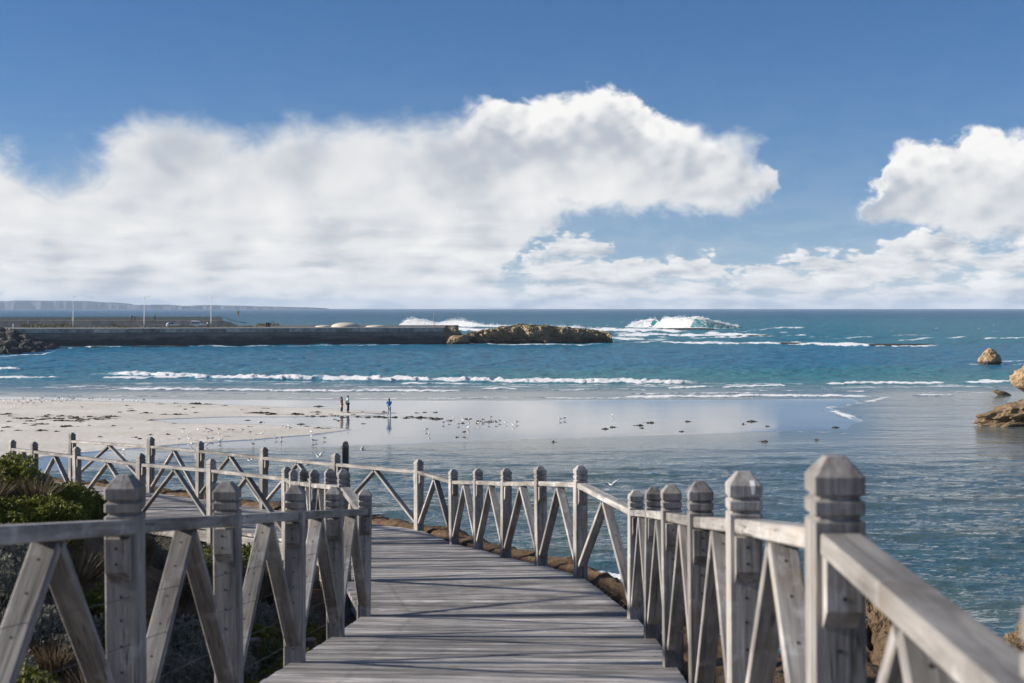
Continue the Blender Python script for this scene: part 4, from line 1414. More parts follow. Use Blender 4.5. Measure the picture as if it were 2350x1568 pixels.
for i in range(13):
    t_ = i / 12
    x = -1.9 + 2.5 * t_
    wd = 0.27 * math.sin(math.pi * min(0.98, max(0.04, t_))) ** 0.6
    zc = 1.93 + (0.16 * max(0, (0.35 - t_) / 0.35) ** 2) + 0.05 * max(0, t_ - 0.8)
    for (yy, zz) in ((-wd, 0), (-wd * 0.6, 0.05), (wd * 0.6, 0.05), (wd, 0), (wd * 0.6, -0.05), (-wd * 0.6, -0.05)):
        sb_v.append((x, yy, zc + zz))
for i in range(12):
    for k in range(6):
        sb_f.append((i * 6 + k, i * 6 + (k + 1) % 6, i * 6 + 6 + (k + 1) % 6, i * 6 + 6 + k))
sb_f += [tuple(range(5, -1, -1)), tuple(range(72, 78))]
o = obj('surfboard', mesh_from(sb_v, sb_f, 'surfboard', True), MAT_WHITE)
o.location = (p.x, 432, QZ)
o.rotation_euler = (0, 0, R(2))
tag(o, 'white surfboard strapped to the roof of the white station wagon', 'surfboard')
hat_prof = [(-1.85, 0.3), (-1.88, 0.8), (-1.75, 1.05), (-1.45, 1.38), (-1.1, 1.46), (-0.1, 1.46), (0.15, 1.40), (0.85, 0.98), (1.7, 0.84), (1.85, 0.7), (1.88, 0.35)]
hat_win = [[(-1.5, 1.0), (-1.3, 1.34), (-0.75, 1.36), (-0.72, 1.0)], [(-0.6, 1.0), (-0.6, 1.36), (-0.05, 1.36), (0.5, 1.0)]]
p = PD(396, 752, 431)
MAT_SILVER_P = plain('silver_paint', (0.55, 0.57, 0.60), 0.3, 0.04, metal=0.5)
hb = car('car', (p.x, 431, QZ), R(28), 3.75, 1.46, MAT_SILVER_P, hat_prof, hat_win, 'small silver hatchback parked to the left of the white wagon')
obj('windscreen', mesh_from([(0.19, -0.70, 1.38), (0.84, -0.76, 0.995), (0.84, 0.76, 0.995), (0.19, 0.70, 1.38), (0.22, -0.70, 1.42), (0.88, -0.76, 1.025), (0.88, 0.76, 1.025), (0.22, 0.70, 1.42)],
                            [(0, 1, 2, 3), (7, 6, 5, 4), (0, 4, 5, 1), (1, 5, 6, 2), (2, 6, 7, 3), (3, 7, 4, 0)], 'windscreen'), MAT_GLASS, hb)


# ------------------------------------------------------------------ people
def skin_mesh(pts, edges, rads, name, sub=2, root=0):
    me = bpy.data.meshes.new(name)
    me.from_pydata(pts, edges, [])
    o = bpy.data.objects.new(name, me)
    COL.objects.link(o)
    sk = o.modifiers.new('skin', 'SKIN')
    ly = me.skin_vertices[0] if me.skin_vertices else None
    if ly is None:
        bpy.context.view_layer.objects.active = o
        bpy.context.view_layer.update()
        ly = me.skin_vertices[0]
    for i, r in enumerate(rads):
        rr = r if isinstance(r, tuple) else (r, r)
        ly.data[i].radius = rr
        ly.data[i].use_root = (i == root)
    sd = o.modifiers.new('sub', 'SUBSURF')
    sd.levels = sub
    sd.render_levels = sub
    dg = bpy.context.evaluated_depsgraph_get()
    ev = o.evaluated_get(dg)
    out = bpy.data.meshes.new_from_object(ev)
    bpy.data.objects.remove(o)
    bpy.data.meshes.remove(me)
    out.polygons.foreach_set('use_smooth', [True] * len(out.polygons))
    out.name = name
    out.materials.clear()
    return out


MAT_SKIN = plain('dark_skin', (0.075, 0.04, 0.025), 0.55, 0.05)
MAT_SKIN2 = plain('light_skin', (0.35, 0.2, 0.14), 0.55, 0.05)
MAT_HAIR = plain('black_hair', (0.012, 0.01, 0.01), 0.6, 0.1)
MAT_SHOE = plain('shoe', (0.03, 0.03, 0.03), 0.6, 0.1)
MAT_SHOE_W = plain('white_shoe', (0.7, 0.68, 0.64), 0.6, 0.05)


def cloth(name, c, stripe=None):
    m, t, b = new_mat(name)
    tc_ = t.new('ShaderNodeTexCoord')
    z = t.sep(tc_.outputs['Object'])[2]
    n = t.noise(tc_.outputs['Object'], 9.0, 3)
    col = t.mix(t.step(n, 0.35, 0.65), tuple(x * 0.85 for x in c), c)
    if stripe:
        f = t.math('FRACT', t.math('MULTIPLY', z, 7.5))
        s_ = t.math('LESS_THAN', f, 0.22)
        s2_ = t.math('MULTIPLY', t.math('GREATER_THAN', f, 0.55), t.math('LESS_THAN', f, 0.75))
        col = t.mix(s_, col, stripe[0])
        col = t.mix(s2_, col, stripe[1])
    t.l.new(col, b.inputs['Base Color'])
    b.inputs['Roughness'].default_value = 0.9
    b.inputs['Specular IOR Level'].default_value = 0.15
    return m


def person(loc, rz, h, label, shirt, legs, skin=None, hair='short', arms='down', skirt=None, shoes=None, stride=0.08, sleeve=True, group=None):
    skin = skin or MAT_SKIN
    e = tag(empty('person', loc, rz), label, 'person', group)
    k = h / 1.75
    S = lambda L: [tuple(c * k for c in p) for p in L]
    # joints, facing +Y
    pel, bel, che, nek, hd0, hd1 = (0, 0, 0.95), (0, 0.01, 1.12), (0, 0.0, 1.34), (0, 0.0, 1.50), (0, 0.02, 1.60), (0, 0.02, 1.70)
    pts = [pel, bel, che, nek, hd0, hd1]
    rad = [(0.15, 0.11), (0.14, 0.10), (0.16, 0.105), (0.055, 0.055), (0.075, 0.09), (0.07, 0.085)]
    ed = [(0, 1), (1, 2), (2, 3), (3, 4), (4, 5)]
    arm = {}
    for s in (-1, 1):
        if arms == 'phone':
            ch_ = [(s * 0.19, 0.0, 1.42), (s * 0.26, 0.10, 1.20), (s * 0.11, 0.26, 1.40), (s * 0.05, 0.27, 1.50)]
        elif arms == 'hips' and s == 1:
            ch_ = [(s * 0.19, 0.0, 1.42), (s * 0.34, -0.06, 1.18), (s * 0.18, 0.06, 1.02), (s * 0.13, 0.10, 1.0)]
        elif arms == 'back':
            ch_ = [(s * 0.19, 0.0, 1.42), (s * 0.28, -0.10, 1.18), (s * 0.16, -0.20, 0.98), (s * 0.08, -0.21, 0.92)]
        elif arms == 'face' and s == -1:
            ch_ = [(s * 0.18, 0.0, 1.42), (s * 0.28, 0.08, 1.26), (s * 0.13, 0.16, 1.52), (s * 0.09, 0.13, 1.60)]
        elif arms == 'fold':
            ch_ = [(s * 0.18, 0.0, 1.42), (s * 0.25, 0.06, 1.18), (s * 0.02, 0.20, 1.16), (-s * 0.08, 0.20, 1.18)]
        else:
            ch_ = [(s * 0.20, 0.0, 1.42), (s * 0.25, -0.03 - s * stride, 1.15), (s * 0.25, 0.06 - s * stride, 0.92), (s * 0.24, 0.09 - s * stride, 0.83)]
        i = len(pts)
        pts += ch_
        rad += [0.065, 0.047, 0.036, (0.025, 0.045)]
        ed += [(2, i), (i, i + 1), (i + 1, i + 2), (i + 2, i + 3)]
        arm[s] = ch_
    leg = {}
    for s in (-1, 1):
        ch_ = [(s * 0.095, 0, 0.90), (s * 0.10, 0.03 + s * stride * 0.6, 0.50), (s * 0.105, -0.02 + s * stride, 0.09), (s * 0.115, 0.13 + s * stride, 0.035)]
        i = len(pts)
        pts += ch_
        rad += [0.088, 0.06, 0.042, (0.04, 0.028)]
        ed += [(0, i), (i, i + 1), (i + 1, i + 2), (i + 2, i + 3)]
        leg[s] = ch_
    obj('body', skin_mesh(S(pts), ed, [tuple(x * k for x in r) if isinstance(r, tuple) else r * k for r in rad], 'body'), skin, e)
    # shirt
    sp = [pel, bel, che, (0, 0, 1.46)]
    sr = [(0.185, 0.145), (0.175, 0.135), (0.19, 0.135), (0.09, 0.08)]
    se = [(0, 1), (1, 2), (2, 3)]
    for s in (-1, 1):
        c_ = arm[s]
        mid = tuple(a + (b_ - a) * (0.75 if sleeve else 0.3) for a, b_ in zip(c_[0], c_[1]))
        i = len(sp)
        sp += [c_[0], mid]
        sr += [0.085, 0.075]
        se += [(2, i), (i, i + 1)]
    obj('shirt', skin_mesh(S(sp), se, [tuple(x * k for x in r) if isinstance(r, tuple) else r * k for r in sr], 'shirt'), shirt, e)
    tp = [(0, 0, 0.98)]
    tr_ = [(0.165, 0.125)]
    te = []
    for s in (-1, 1):
        c_ = leg[s]
        i = len(tp)
        tp += [c_[0], c_[1], (c_[2][0], c_[2][1], 0.11)]
        tr_ += [0.105, 0.078, 0.062]
        te += [(0, i), (i, i + 1), (i + 1, i + 2)]
    obj('trousers', skin_mesh(S(tp), te, [tuple(x * k for x in r) if isinstance(r, tuple) else r * k for r in tr_], 'trousers'), legs, e)
    for s in (-1, 1):
        c_ = leg[s]
        obj('shoe', skin_mesh(S([(c_[2][0], c_[2][1] - 0.04, 0.05), (c_[3][0], c_[3][1] - 0.03, 0.04), (c_[3][0], c_[3][1] + 0.06, 0.035)]), [(0, 1), (1, 2)], [0.052 * k, (0.05 * k, 0.04 * k), (0.042 * k, 0.03 * k)], 'shoe'), shoes or MAT_SHOE, e)
    if skirt:
        obj('skirt', skin_mesh(S([(0, 0, 1.10), (0, 0, 0.85), (0, 0, 0.52)]), [(0, 1), (1, 2)], [(0.19 * k, 0.15 * k), (0.235 * k, 0.19 * k), (0.25 * k, 0.20 * k)], 'skirt'), skirt, e)
    hp = [(0, -0.015, 1.65), (0, -0.01, 1.735)]
    hr = [(0.088, 0.10), (0.08, 0.09)]
    he = [(0, 1)]
    if hair == 'long':
        hp += [(0, -0.07, 1.55), (0, -0.085, 1.38)]
        hr += [(0.085, 0.055), (0.07, 0.04)]
        he += [(0, 2), (2, 3)]
    if hair == 'bun':
        hp += [(-0.02, -0.10, 1.58)]
        hr += [(0.06, 0.055)]
        he += [(0, 2)]
    obj('hair', skin_mesh(S(hp), he, [tuple(x * k for x in r) for r in hr], 'hair'), MAT_HAIR, e)
    return e


def on_beach(x, y):
    q = P(x, y, 0.25)
    return Vector((q.x, q.y, beach_at(q.x, q.y)))


person(on_beach(784, 945), R(-60), 1.62, 'person in dark red top and beige skirt with raised hand', cloth('maroon_cloth', (0.10, 0.02, 0.025)), cloth('dark_trousers', (0.03, 0.03, 0.035)),
       hair='bun', arms='face', skirt=cloth('beige_cloth', (0.48, 0.32, 0.22)), shoes=MAT_SHOE_W, stride=0.03)
person(on_beach(798.5, 945.5), R(-75), 1.80, 'person in striped mint shirt and black trousers, hands behind back', cloth('mint_stripes', (0.45, 0.72, 0.66), ((0.05, 0.25, 0.28), (0.85, 0.9, 0.9))), cloth('black_trousers', (0.012, 0.012, 0.015)), arms='back', stride=0.05)
person(on_beach(893, 949.5), R(172), 1.72, 'person in blue shirt holding both hands up to the face', cloth('blue_cloth', (0.03, 0.20, 0.62)), cloth('pale_denim', (0.38, 0.46, 0.56)), hair='long', arms='phone', shoes=MAT_SHOE_W, stride=0.10)
for (x, lab, sh, hgt) in [(302.6, 'dark clad walker left of the pair on the sea wall', (0.015, 0.016, 0.025), 1.85), (310, 'smaller walker with pale top beside the dark clad walker', (0.25, 0.28, 0.30), 1.65), (355.5, 'lone walker in dark blue and red on sea wall', (0.05, 0.03, 0.08), 1.8)]:
    d = 446 - (500 - x) * 0.02
    person(((x - 1175) * d / F, d, QZ + WZ + 0.18), R(80), hgt, lab, cloth('walker_top', sh), cloth('walker_legs', (0.03, 0.03, 0.04)), MAT_SKIN2, stride=0.18)
p = PD(476, 752, 430)
person((p.x, 430, QZ), R(120), 1.72, 'person in white standing at the front of the white wagon', cloth('white_top', (0.7, 0.7, 0.68)), cloth('black_legs', (0.015, 0.015, 0.02)), MAT_SKIN2, arms='hips')


# ------------------------------------------------------------------ boardwalk deck
def lerp_v(a, b_, t_):
    return a + (b_ - a) * t_


deck = tag(empty('boardwalk', (0, 0, 0)), 'weathered grey plank boardwalk ramping down towards the beach', 'boardwalk')
deck['kind'] = 'structure'
del deck['category']
pl_n = 0
for i in range(len(LEFT) - 1):
    l0, l1, r0, r1 = LEFT[i], LEFT[i + 1], RIGHT[i], RIGHT[i + 1]
    Lm = ((l1 + r1) / 2 - (l0 + r0) / 2).length
    n = max(1, round(Lm / (0.142 if i < 13 else 0.19)))
    for k in range(n):
        ta, tb = k / n, (k + 1) / n
        g_ = 0.006
        ga = g_ / Lm
        a0, a1 = lerp_v(l0, l1, ta + ga), lerp_v(l0, l1, tb - ga)
        b0, b1 = lerp_v(r0, r1, ta + ga), lerp_v(r0, r1, tb - ga)
        ax = (b0 - a0).normalized()
        ext = 0.02
        a0, a1, b0, b1 = a0 - ax * ext, a1 - ax * ext, b0 + ax * ext, b1 + ax * ext
        up = Vector((0, 0, 1))
        yv = up.cross(ax).normalized()
        zv = ax.cross(yv)
        M = Matrix((ax, yv, zv)).transposed().to_4x4()
        M.translation = a0
        Mi = M.inverted()
        dz_ = rnd.uniform(-0.003, 0.003)
        q = [Mi @ v for v in (a0, b0, b1, a1)]
        c = 0.004
        top = [v + Vector((0, 0, dz_)) for v in q]
        bot = [v + Vector((0, 0, -0.045)) for v in q]
        cen = sum(top, Vector()) / 4
        ins = [v + Vector((0, c if v.y < cen.y else -c, 0)) for v in top]
        mid = [v + Vector((0, 0, -c)) for v in top]
        me = mesh_from(ins + mid + bot, [(0, 1, 2, 3)] + [(j + 4, (j + 1) % 4 + 4, (j + 1) % 4, j) for j in range(4)] + [(j + 8, (j + 1) % 4 + 8, (j + 1) % 4 + 4, j + 4) for j in range(4)] + [(11, 10, 9, 8)], 'plank')
        obj('plank', me, MAT_PLANK, deck, M)
        pl_n += 1
# bearers under the planks
for side in (LEFT, RIGHT):
    for i in range(len(side) - 1):
        a, c = side[i], side[i + 1]
        ax = (c - a).normalized()
        yv = Vector((0, 0, 1)).cross(ax).normalized()
        M = Matrix((ax, yv, ax.cross(yv))).transposed().to_4x4()
        M.translation = a - Vector((0, 0, 0.05))
        off = 0.09 if side is LEFT else -0.09
        obj('bearer', box_mesh(0, (c - a).length, -off - 0.04, -off + 0.04, -0.22, 0, 'bearer'), MAT_BEAM, deck, M)


# ------------------------------------------------------------------ railings
PW, PH = 0.125, 1.15


def post_mesh(buried=0.5):
    h = PW / 2
    lv = [(-buried, h), (PH - 0.155, h), (PH - 0.148, h - 0.011), (PH - 0.143, h - 0.011), (PH - 0.136, h), (PH - 0.106, h), (PH - 0.099, h - 0.011), (PH - 0.094, h - 0.011), (PH - 0.087, h), (PH - 0.047, h), (PH, 0.024)]
    vs, fs = [], []
    for z, r in lv:
        c = 0.006 if r > 0.03 else 0.003
        for (sx, sy) in ((1, -1), (1, 1), (-1, 1), (-1, -1)):
            pass
        ring = [(r, -r + c), (r, r - c), (r - c, r), (-r + c, r), (-r, r - c), (-r, -r + c), (-r + c, -r), (r - c, -r)]
        vs += [(x, y, z) for x, y in ring]
    for i in range(len(lv) - 1):
        for k in range(8):
            fs.append((i * 8 + k, i * 8 + (k + 1) % 8, i * 8 + 8 + (k + 1) % 8, i * 8 + 8 + k))
    n = len(lv) - 1
    fs.append(tuple(range(n * 8, n * 8 + 8)))
    return mesh_from(vs, fs, 'post')


ME_POST = post_mesh()
ME_POST.materials.append(MAT_POST)
# cleat carrying the rail end: on the face y=-PW/2 (towards the previous post), sloped underside
cz1, cz0 = PH - 0.23, PH - 0.40
cw = 0.042
ME_CLEAT = mesh_from([(-cw, 0, cz0 + 0.03), (cw, 0, cz0 + 0.03), (cw, 0, cz1), (-cw, 0, cz1), (-cw, -0.055, cz0 + 0.045), (cw, -0.055, cz0 + 0.045), (cw, -0.055, cz1), (-cw, -0.055, cz1), (-cw, 0, cz0 - 0.005), (cw, 0, cz0 - 0.005)],
                     [(4, 5, 6, 7), (7, 6, 2, 3), (4, 7, 3, 8), (6, 5, 9, 2), (5, 4, 8, 9), (3, 2, 9, 8)], 'cleat')
ME_CLEAT.materials.append(MAT_POST)


def nail_mesh(zs, y, x=0.0, r=0.006):
    vs, fs = [], []
    for z in zs:
        b_ = len(vs)
        for dyy in (0.001, -0.0006):
            for k in range(6):
                a = k * math.pi / 3
                vs.append((x + r * math.cos(a), y + dyy, z + r * math.sin(a)))
        fs.append(tuple(range(b_ + 11, b_ + 5, -1)))
        for k in range(6):
            fs.append((b_ + k, b_ + (k + 1) % 6, b_ + 6 + (k + 1) % 6, b_ + 6 + k))
    return mesh_from(vs, fs, 'nails')


ME_PN = nail_mesh([0.10, 0.20, 0.30, 0.40, 0.50, 0.60, 0.69], -PW / 2)
ME_PN.materials.append(MAT_NAIL)
ME_CN = nail_mesh([cz0 + 0.075, cz1 - 0.035], -0.055)
ME_CN.materials.append(MAT_NAIL)


def beam(name, a, c, wdt, thk, parent, mat, roll_up=Vector((0, 0, 1)), ch=0.005, nails=False):
    """board from a to c, wdt across (horizontal), thk in the plane of the railing"""
    ax = (c - a)
    L = ax.length
    ax.normalize()
    yv = roll_up.cross(ax).normalized()
    zv = ax.cross(yv)
    M = Matrix((ax, yv, zv)).transposed().to_4x4()
    M.translation = a
    hw, ht = wdt / 2, thk / 2
    ring = [(hw, -ht + ch), (hw, ht - ch), (hw - ch, ht), (-hw + ch, ht), (-hw, ht - ch), (-hw, -ht + ch), (-hw + ch, -ht), (hw - ch, -ht)]
    vs = [(x, y, z) for x in (0, L) for (y, z) in ring]
    fs = [(k, k + 8, (k + 1) % 8 + 8, (k + 1) % 8) for k in range(8)] + [tuple(range(7, -1, -1)), tuple(range(8, 16))]
    fs = [tuple(reversed(f)) for f in fs]
    o = obj(name, mesh_from(vs, fs, name), mat, parent, M)
    if nails:
        me = nail_mesh([L * t_ for t_ in (0.07, 0.2, 0.34, 0.5, 0.64, 0.8, 0.93)], 0)
        R_ = Matrix(((0, 0, 1, 0), (1, 0, 0, 0), (0, -1, 0, ht), (0, 0, 0, 1)))
        me.transform(R_)
        me.materials.append(MAT_NAIL)
        tag(obj('nails', me, None, o), kind='stuff')
        o.children[0].matrix_parent_inverse = Matrix()
    return o


def railing(pts, label, wires_to=0, out=1):
    root = tag(empty('railing', (0, 0, 0)), label, 'railing')
    n = len(pts)
    for i, p0 in enumerate(pts):
        dd = Vector((0, 0, 0))
        if i > 0:
            dd += (p0 - pts[i - 1]).normalized()
        if i < n - 1:
            dd += (pts[i + 1] - p0).normalized()
        rz = math.atan2(-dd.x, dd.y)
        po = obj('post', ME_POST, None, root)
        po.location = p0
        po.rotation_euler = (rnd.uniform(-0.014, 0.014), rnd.uniform(-0.014, 0.014), rz + rnd.uniform(-0.02, 0.02))
        po.scale = (1, 1, 1 + rnd.uniform(-0.004, 0.004))
        c1 = obj('cleat', ME_CLEAT, None, po)
        c1.location = (0, -PW / 2, 0)
        c2 = obj('cleat', ME_CLEAT, None, po)
        c2.location = (0, PW / 2, 0)
        c2.rotation_euler = (0, 0, math.pi)
        if p0.y < 24:
            tag(obj('nails', ME_PN, None, po), kind='stuff')
            k_ = tag(obj('nails', ME_CN, None, po), kind='stuff')
            k_.location = (0, -PW / 2, 0)
        if out == 1 and wires_to == 0 and i == 2:
            obj('bird_dropping', mesh_from([(0.022, -PW / 2 - 0.0012, PH - 0.078), (0.032, -PW / 2 - 0.0012, PH - 0.080), (0.036, -PW / 2 - 0.0012, PH - 0.047), (0.018, -PW / 2 - 0.0012, PH - 0.047), (0.016, -PW / 2 + 0.013, PH - 0.0285), (0.034, -PW / 2 + 0.013, PH - 0.0285)],
                                           [(0, 1, 2, 3), (3, 2, 5, 4)], 'bird_dropping'), MAT_WHITE, po)
    for i in range(n - 1):
        a, c = pts[i], pts[i + 1]
        d2 = Vector((c.x - a.x, c.y - a.y, 0)).normalized()
        a1 = a + d2 * (PW / 2 + 0.001)
        c1 = c - d2 * (PW / 2 + 0.001)
        # keep on the slope of the bay
        sl = (c.z - a.z) / max((c - a).length, 0.1)
        a1.z += sl * PW / 2
        c1.z -= sl * PW / 2
        hz = Vector((0, 0, PH - 0.202))
        beam('rail', a1 + hz, c1 + hz, 0.100, 0.054, root, MAT_BEAM)
        m_ = (a1 + c1) / 2 + Vector((0, 0, PH - 0.246))
        lo = Vector((0, 0, 0.13))
        up = Vector((0, 0, 1))
        beam('brace', a1 + lo + d2 * 0.012, m_ - d2 * 0.018, 0.090, 0.042, root, MAT_BEAM, nails=(a.y < 24))
        beam('brace', c1 + lo - d2 * 0.012, m_ + d2 * 0.018, 0.088, 0.041, root, MAT_BEAM, nails=(a.y < 24))
        if i < wires_to:
            side = Vector((d2.y, -d2.x, 0)) * (0.03 * out)
            for hgt in (0.15, 0.32, 0.50, 0.68):
                obj('wire', tube_mesh([a1 + side + Vector((0, 0, hgt)), c1 + side + Vector((0, 0, hgt))], [0.0014] * 2, 5), MAT_WIRE, root)
    return root


railing(RIGHT[1:-1], 'weathered timber railing along the seaward side of the boardwalk', 0, 1)
railing(LEFT[1:-1], 'weathered timber railing along the dune side of the boardwalk', 7, 1)

# bleached droppings on two post caps are left to the wood material; lone pile standing in the channel
p = PD(793, 1062, 34.0)
zt = CH - (1013 - HY) * 34.0 / F
o = obj('timber_pile', mesh_from([(x * s, y * s, z) for z, s in ((-3.2, 0.075), (zt - p.z - 0.1, 0.07), (zt - p.z - 0.02, 0.05), (zt - p.z, 0.03)) for x, y in ((-1, -1), (1, -1), (1, 1), (-1, 1))],
                                 [(i * 4 + k, i * 4 + (k + 1) % 4, i * 4 + 4 + (k + 1) % 4, i * 4 + 4 + k) for i in range(3) for k in range(4)] + [(12, 13, 14, 15)], 'pile'), MAT_DARKWOOD)
o.location = (p.x, 34.0, p.z)
tag(o, 'lone dark pointed timber post beyond the far railing', 'post')

# timber retaining wall under the landing, seen between the left posts
rw = tag(empty('retaining_wall', (-1.78, 12.6, LEFT[7].z)), 'dark timber retaining wall under the left side of the landing', 'wall')
for k in range(4):
    obj('board', box_mesh(-0.55, 0.30, 0, 0.05, -1.25 + k * 0.24, -1.025 + k * 0.24, 'board', 0.005), MAT_DARKWOOD, rw)
for x in (-0.5, 0.0, 0.27):
    obj('post', box_mesh(x - 0.05, x + 0.05, -0.12, -0.003, -1.6, -0.12, 'post', 0.006), MAT_DARKWOOD, rw)


# ------------------------------------------------------------------ shrubs
def sprig_mesh(name, n, kind, seed, stems=True):
    g = np.random.default_rng(seed)
    vs, fs, tone = [], [], []
    cl = g.normal(size=(46, 3))
    cl[:, 2] = np.abs(cl[:, 2]) - 0.1
    cl /= np.linalg.norm(cl, axis=1)[:, None]
    clr = g.uniform(0.72, 1.12, 46)
    clt = g.uniform(0.0, 1.0, 46)
    for i in range(n):
        if kind == 'grass':
            a = g.uniform(0, 2 * np.pi)
            r0 = 0.18 * np.sqrt(g.uniform())
            base = np.array([r0 * np.cos(a), r0 * np.sin(a), 0])
            lean = g.uniform(0.05, 0.6)
            dirv = np.array([np.cos(a + g.normal(0, 0.6)) * lean, np.sin(a + g.normal(0, 0.6)) * lean, 1.0])
            hgt = g.uniform(0.5, 1.05)
            side = np.cross(dirv, g.normal(size=3))
            side = side / np.linalg.norm(side) * 0.008
            p1 = base + dirv * hgt * 0.55
            p2 = base + dirv * hgt + np.array([dirv[0], dirv[1], -0.25]) * 0.35 * hgt
            b_ = len(vs)
            vs += [base - side, base + side, p1 + side, p1 - side, p2]
            fs += [(b_, b_ + 1, b_ + 2, b_ + 3), (b_ + 3, b_ + 2, b_ + 4)]
            tone += [g.uniform(0.1, 1)] * 5
            continue
        # sprigs gathered in tufts over a lumpy dome, with gaps between the tufts
        k0 = g.integers(46)
        v = cl[k0] + g.normal(0, 0.17, 3)
        v /= np.linalg.norm(v)
        off = np.linalg.norm(v - cl[k0])
        rr = clr[k0] * (1.04 - 0.9 * off * off) - 0.30 * g.uniform() ** 2
        c = v * rr * np.array([1, 1, 0.82])
        c[2] = max(c[2], -0.1)
        base_tone = np.clip(0.55 * clt[k0] + 0.45 * g.uniform(), 0, 1)
        nl = {'silver': 7, 'green': 6, 'dark': 5}[kind]
        ln = {'silver': 0.055, 'green': 0.065, 'dark': 0.06}[kind]
        wd = {'silver': 0.008, 'green': 0.019, 'dark': 0.012}[kind]
        for k in range(nl):
            dv = v + g.normal(0, 0.75, 3)
            dv /= np.linalg.norm(dv)
            sd = np.cross(dv, g.normal(size=3))
            sd = sd / np.linalg.norm(sd) * wd * g.uniform(0.7, 1.3)
            L = ln * g.uniform(0.6, 1.35)
            b_ = len(vs)
            m_ = c + dv * L * 0.5
            vs += [c, m_ + sd, c + dv * L, m_ - sd]
            fs.append((b_, b_ + 1, b_ + 2, b_ + 3))
            tone += [base_tone * g.uniform(0.75, 1.0)] * 4
    me = mesh_from(vs, fs, name)
    at = me.attributes.new('tone', 'FLOAT', 'POINT')
    at.data.foreach_set('value', np.array(tone, np.float32))
    return me


def stem_mesh(seed):
    g = random.Random(seed)
    vs, fs = [], []
    for k in range(7):
        a = g.uniform(0, 6.28)
        r = g.uniform(0.35, 0.75)
        me = tube_mesh([(0.05 * math.cos(a), 0.05 * math.sin(a), -0.15), (r * 0.5 * math.cos(a), r * 0.5 * math.sin(a), 0.22), (r * math.cos(a), r * math.sin(a), 0.55)], [0.025, 0.017, 0.008], 5)
        b_ = len(vs)
        vs += [tuple(v.co) for v in me.vertices]
        fs += [tuple(b_ + i for i in p.vertices) for p in me.polygons]
        bpy.data.meshes.remove(me)
    return mesh_from(vs, fs, 'stem')


SHR = {}
for kind, mat, cnt in (('silver', MAT_SILVER, 2600), ('green', MAT_GREEN, 2000), ('dark', MAT_DARKLEAF, 2000)):
    SHR[kind] = []
    for s in range(3):
        me = sprig_mesh(kind, cnt, kind, s * 7 + len(kind))
        me.materials.append(mat)
        sm = stem_mesh(s)
        sm.materials.append(MAT_STEM)
        SHR[kind].append((me, sm))
SHR['grass'] = []
for s in range(3):
    me = sprig_mesh('grass', 320, 'grass', s + 50)
    me.materials.append(MAT_DRY)
    SHR['grass'].append((me, None))

LAB = {'silver': ('silver grey cushion bush', 'shrub', 'silver cushion bushes on the dune'),
       'green': ('bright green leafy shrub', 'shrub', 'green shrubs on the dune'),
       'dark': ('dark olive small-leaved shrub', 'shrub', 'dark shrubs on the dune'),
       'grass': ('dry brown grass tussock', 'grass', 'dry tussocks on the dune')}
NAME = {'silver': 'cushion_bush', 'green': 'green_shrub', 'dark': 'olive_shrub', 'grass': 'grass_tussock'}


BAYS = ('nearest', 'second', 'third', 'fourth', 'fifth', 'sixth')


def plant_label(kind, x, y, dl):
    if y > 12.5 and dl > 1.3:
        return 'high on the dune below the far railing'
    if y > 13.5:
        return 'at the foot of the far ramp railing'
    if dl < 1.3:
        k = max(0, min(5, int((y - 3.65) / 1.85)))
        return 'against the %s bay of the left railing' % BAYS[k]
    if y < 7.5:
        return 'low in the bottom left corner behind the railing'
    return 'on the open slope behind the nearest left post'


def plant(kind, x, y, s, sink=0.12, zs=1.0, dl=2.0):
    z = float(ground_z(np.array([x]), np.array([y]))[0])
    me, sm = SHR[kind][rnd.randrange(3)]
    e = empty(NAME[kind], (x, y, z - sink * s), rnd.uniform(0, 6.28))
    e.scale = (s, s, s * zs)
    where = plant_label(kind, x, y, dl)
    tag(e, LAB[kind][0] + ' ' + where, LAB[kind][1], LAB[kind][2] + ', ' + where)
    obj('foliage', me, None, e)
    if sm:
        obj('stem', sm, None, e)


zones_green = [(-120, 180, 1000, 1066), (-120, 255, 1108, 1205), (180, 260, 1280, 1420), (395, 440, 1360, 1420), (520, 600, 1540, 1600), (600, 700, 1440, 1475)]
pts_l = []
for tries in range(2600):
    y = rnd.uniform(3.2, 22.5)
    x = rnd.uniform(-0.40 * y - 1.6, -1.7)
    dl, zl, sl = near_line(np.array([x]), np.array([y]), LEFT)
    if sl[0] > 0 or dl[0] < 0.42:
        continue
    # clear of the second leg of the boardwalk
    if y > 22 - 0.98 * (x + 3.5) - 1.0:
        continue
    s = rnd.uniform(0.40, 0.74) * (0.72 if dl[0] < 0.8 else 1.0) * (0.78 if y > 12.5 and dl[0] > 1.3 else 1.0)
    if any((x - a) ** 2 + (y - c) ** 2 < (0.43 * (s + q)) ** 2 for a, c, q in pts_l):
        continue
    if len(pts_l) > 240:
        break
    pts_l.append((x, y, s))
    z = float(ground_z(np.array([x]), np.array([y]))[0]) + s * 0.6
    vx, vy = 1175 + x * F / y, HY + (CH - z) * F / y
    nz = float(fbm(np.array([x * 0.5 + 3]), np.array([y * 0.5]), oct=2)[0])
    if any(a < vx < b_ and c < vy < d_ for a, b_, c, d_ in zones_green):
        kind = 'green' if rnd.random() < 0.82 else rnd.choice(('dark', 'silver', 'grass'))
    elif nz > 0.10:
        kind = 'dark' if rnd.random() < 0.7 else 'green'
    elif nz < -0.40 or rnd.random() < 0.16:
        kind = 'grass'
    else:
        kind = 'silver'
    if kind == 'grass':
        s *= 0.85
    plant(kind, x, y, s, dl=float(dl[0]))

